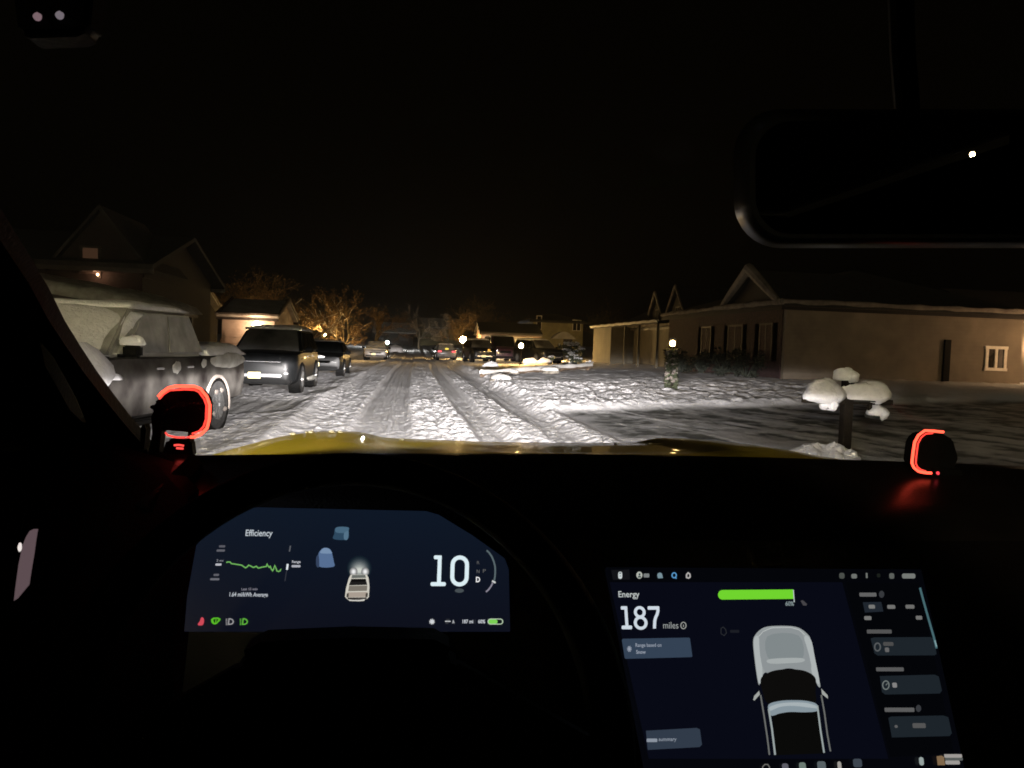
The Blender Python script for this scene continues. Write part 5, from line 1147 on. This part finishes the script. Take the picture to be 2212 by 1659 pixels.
for px, py, Yd, r, lb in ((1098, 806, 35.5, .26, 'snow-capped rock touching the left part of the timber rail'), (1110, 812, 34.0, .22, 'small snow-capped rock nearest the timber rail'), (1188, 812, 34.5, .40, 'broad snow-capped rock right of the small ones'), (1262, 800, 40.5, .2, 'snow-capped rock under the right end of the timber rail'), (1082, 830, 29.0, .42, 'snow-capped rock at the near corner of the lawn')):
    x = at(px, py, Yd).x; t = thing('rock', lb, 'rock', (x, Yd, gz(x, Yd)), 0, 'snow-capped rocks on the lawn'); mb = MB(); mb.blob((0, 0, .05), (r, r * .8, r * .55), int(px), .25, 14, 9); mb.build('stone', 'rock', t)
    mb = MB(); mb.blob((0, 0, .05 + r * .3), (r * 1.02, r * .85, r * .42), int(px) + 3, .15, 14, 9, zmin=-.02); mb.build('snow', 'snow_roof', t)
for px, py, Yd, r, lb in ((1148, 770, 53.5, .62, 'left snow heap in front of the rightmost black SUV'), (1176, 770, 53.0, .66, 'right snow heap in front of the rightmost black SUV'), (1062, 781, 47, .5, 'snow heap below the maroon van'), (854, 752, 100, 1.3, 'far snow bank left of the street end'), (1222, 778, 47, .45, 'snow heap left of the snowy bush')):
    x = at(px, py, Yd).x; mb = MB(); mb.blob((0, 0, 0), (r, r * .8, r * .7), int(px), .2, 16, 10); o = mb.build('snow_heap', 'snow', None, loc=(x, Yd, gz(x, Yd))); tag(o, lb, 'snow heap', 'snow heaps')

# ------------------------------------------------------------------ mailbox post with snow caps
mY = 10.6
def mp(px, py): return at(px, py, mY)
b0 = mp(1822, 1000); gm_ = gz(b0.x, mY)
t = thing('mailbox_post', 'dark post carrying two mailboxes and paper tubes, all capped with round snow', 'mailbox', (b0.x, mY, gm_))
L0 = Vector((b0.x, mY, gm_)); lp = lambda px, py, dy=0: mp(px, py) - L0 + Vector((0, dy, 0))
top = lp(1824, 812)
mb = MB(); mb.box((0, 0, top.z / 2 - .1), (.14, .14, top.z + .2)); mb.build('post', 'post', t, bevel=.01)
arm0, arm1 = lp(1735, 860), lp(1925, 868); mb = MB(); mb.box(((arm0.x + arm1.x) / 2, 0, (arm0.z + arm1.z) / 2 - .02), (arm1.x - arm0.x, .12, .08)); mb.build('crossarm', 'post', t, bevel=.008)
for px, py, w in ((1778, 845, 92), (1872, 850, 104)):
    c = lp(px, py); wid = w * mY / F * .72; k = 10
    prof = [(wid / 2 * math.cos(math.pi * i / k), .11 * math.sin(math.pi * i / k)) for i in range(k + 1)]
    mb = MB(); pr = [(c.x - wid / 2, -.10, c.z - .11), (c.x + wid / 2, -.10, c.z - .11), (c.x + wid / 2, -.10, c.z + .03), (c.x - wid / 2, -.10, c.z + .03)]
    mb.loft([[(x, .10 * math.cos(math.pi * i / k), c.z + (.0 + .10 * math.sin(math.pi * i / k))) for i in range(k + 1)] + [(x, -.10, c.z - .12), (x, .10, c.z - .12)] for x in (c.x - wid / 2, c.x + wid / 2)])
    bo = mb.build('mailbox', 'mailbox', t)
    mb = MB(); mb.box((c.x + wid * .3, -.115, c.z + .03), (.12, .015, .05)); mb.build('flag', 'redlens', bo, smooth=0)
for px, py, rx, rz, nm in ((1825, 806, 33, 15, 'snow'), (1778, 838, 52, 25, 'snow'), (1870, 841, 56, 22, 'snow'), (1787, 866, 17, 15, 'snow'), (1893, 886, 27, 15, 'snow')):
    c = lp(px, py); k = mY / F; mb = MB(); mb.blob((c.x, -.02, c.z - rz * k * .45), (rx * k, .17 if rx > 40 else .12, rz * k * 1.25), int(px), .24, 22, 14, zmin=-rz * k * (.35 + .3 * (px % 3))); mb.blob((c.x + .35 * rx * k, -.06, c.z - rz * k * .5), (rx * k * .5, .14, rz * k * .9), int(px) + 1, .3); mb.build(nm, 'snow', t, smooth=180)
mb = MB(); c = lp(1893, 893); mb.box((c.x, 0, c.z - .03), (.26, .22, .08)); c = lp(1787, 876); mb.box((c.x, 0, c.z - .02), (.14, .2, .08)); mb.build('paper_tube', 'mailbox', t, bevel=.02)
mb = MB(); c = lp(1872, 880); mb.box((c.x + .05, 0, c.z), (.04, .06, .18)); mb.build('bracket', 'post', t)
for px, py, Yd, r, lb in ((1765, 985, 10.4, .34, 'clumped snow heap left of the mailbox post'), (1812, 990, 10.2, .2, 'smaller snow clump at the foot of the mailbox post')):
    x = at(px, py, Yd).x; mb = MB()
    mb.blob((0, 0, 0), (r * 1.3, r, r * .55), int(px), .35, 20, 12); mb.blob((r * .6, -.1, .05), (r * .5, r * .5, r * .5), 5, .3); mb.blob((-r * .5, -.1, .05), (r * .6, r * .5, r * .4), 6, .3)
    o = mb.build('snow_heap', 'snow', None, loc=(x, Yd, gz(x, Yd) - .02)); tag(o, lb, 'snow heap', 'snow heaps')

# lamps outside the view: one beside the truck, one behind it (seen by the rear-view mirror), one by the beige house
lamp_post(-2.05, -3.6, 2.75, 'lamp post at the kerb on the left behind the truck', r=.14, watts=2900, colr=(255, 236, 185), group='lamps along the street')
lamp_post(xA2 + 1.6, 25.2, 2.5, 'lamp post just past the right edge by the beige house', r=.12, watts=470, colr=(255, 204, 150), group='lamps along the street')
lamp_post(5.0, -2.5, 2.4, 'lamp post at the kerb on the right behind the truck', r=.11, watts=300, colr=(255, 226, 160), group='lamps along the street')
mp0 = at(2100, 333, my); d = ray(2100, 333); q = mp0 + Vector((d.x, -d.y, d.z)) / d.y * 30
lamp_post(q.x, q.y, q.z, 'high lamp post on the right far behind the truck', r=.09, watts=60, colr=(255, 232, 170), group='lamps along the street')

# ------------------------------------------------------------------ winter air
hz = bpy.data.materials.new('haze'); hz.use_nodes = True; nt = hz.node_tree; nt.nodes.clear()
o_ = nt.nodes.new('ShaderNodeOutputMaterial'); pv = nt.nodes.new('ShaderNodeVolumePrincipled'); pv.inputs['Density'].default_value = 0.00035; pv.inputs['Color'].default_value = (.9, .88, .85, 1); pv.inputs['Anisotropy'].default_value = .3
nt.links.new(pv.outputs[0], o_.inputs['Volume'])
mb = MB(); mb.box((0, 290, 9.5), (820, 760, 23)); hb = mb.build('haze', hz, None, smooth=0); tag(hb, 'thin cold night air glowing round the street lamps', 'haze', kind='stuff')
# ------------------------------------------------------------------ picture settings
vs_ = scn.view_settings; vs_.view_transform = 'Standard'; vs_.look = 'None'; vs_.exposure = 0; vs_.gamma = 1
scn.render.engine = 'CYCLES'; cy_ = scn.cycles; cy_.max_bounces = 6; cy_.diffuse_bounces = 3; cy_.glossy_bounces = 3; cy_.transparent_max_bounces = 12
cy_.sample_clamp_indirect = 2.0; cy_.use_denoising = True; cy_.caustics_reflective = False; cy_.caustics_refractive = False
cy_.filter_width = 1.7
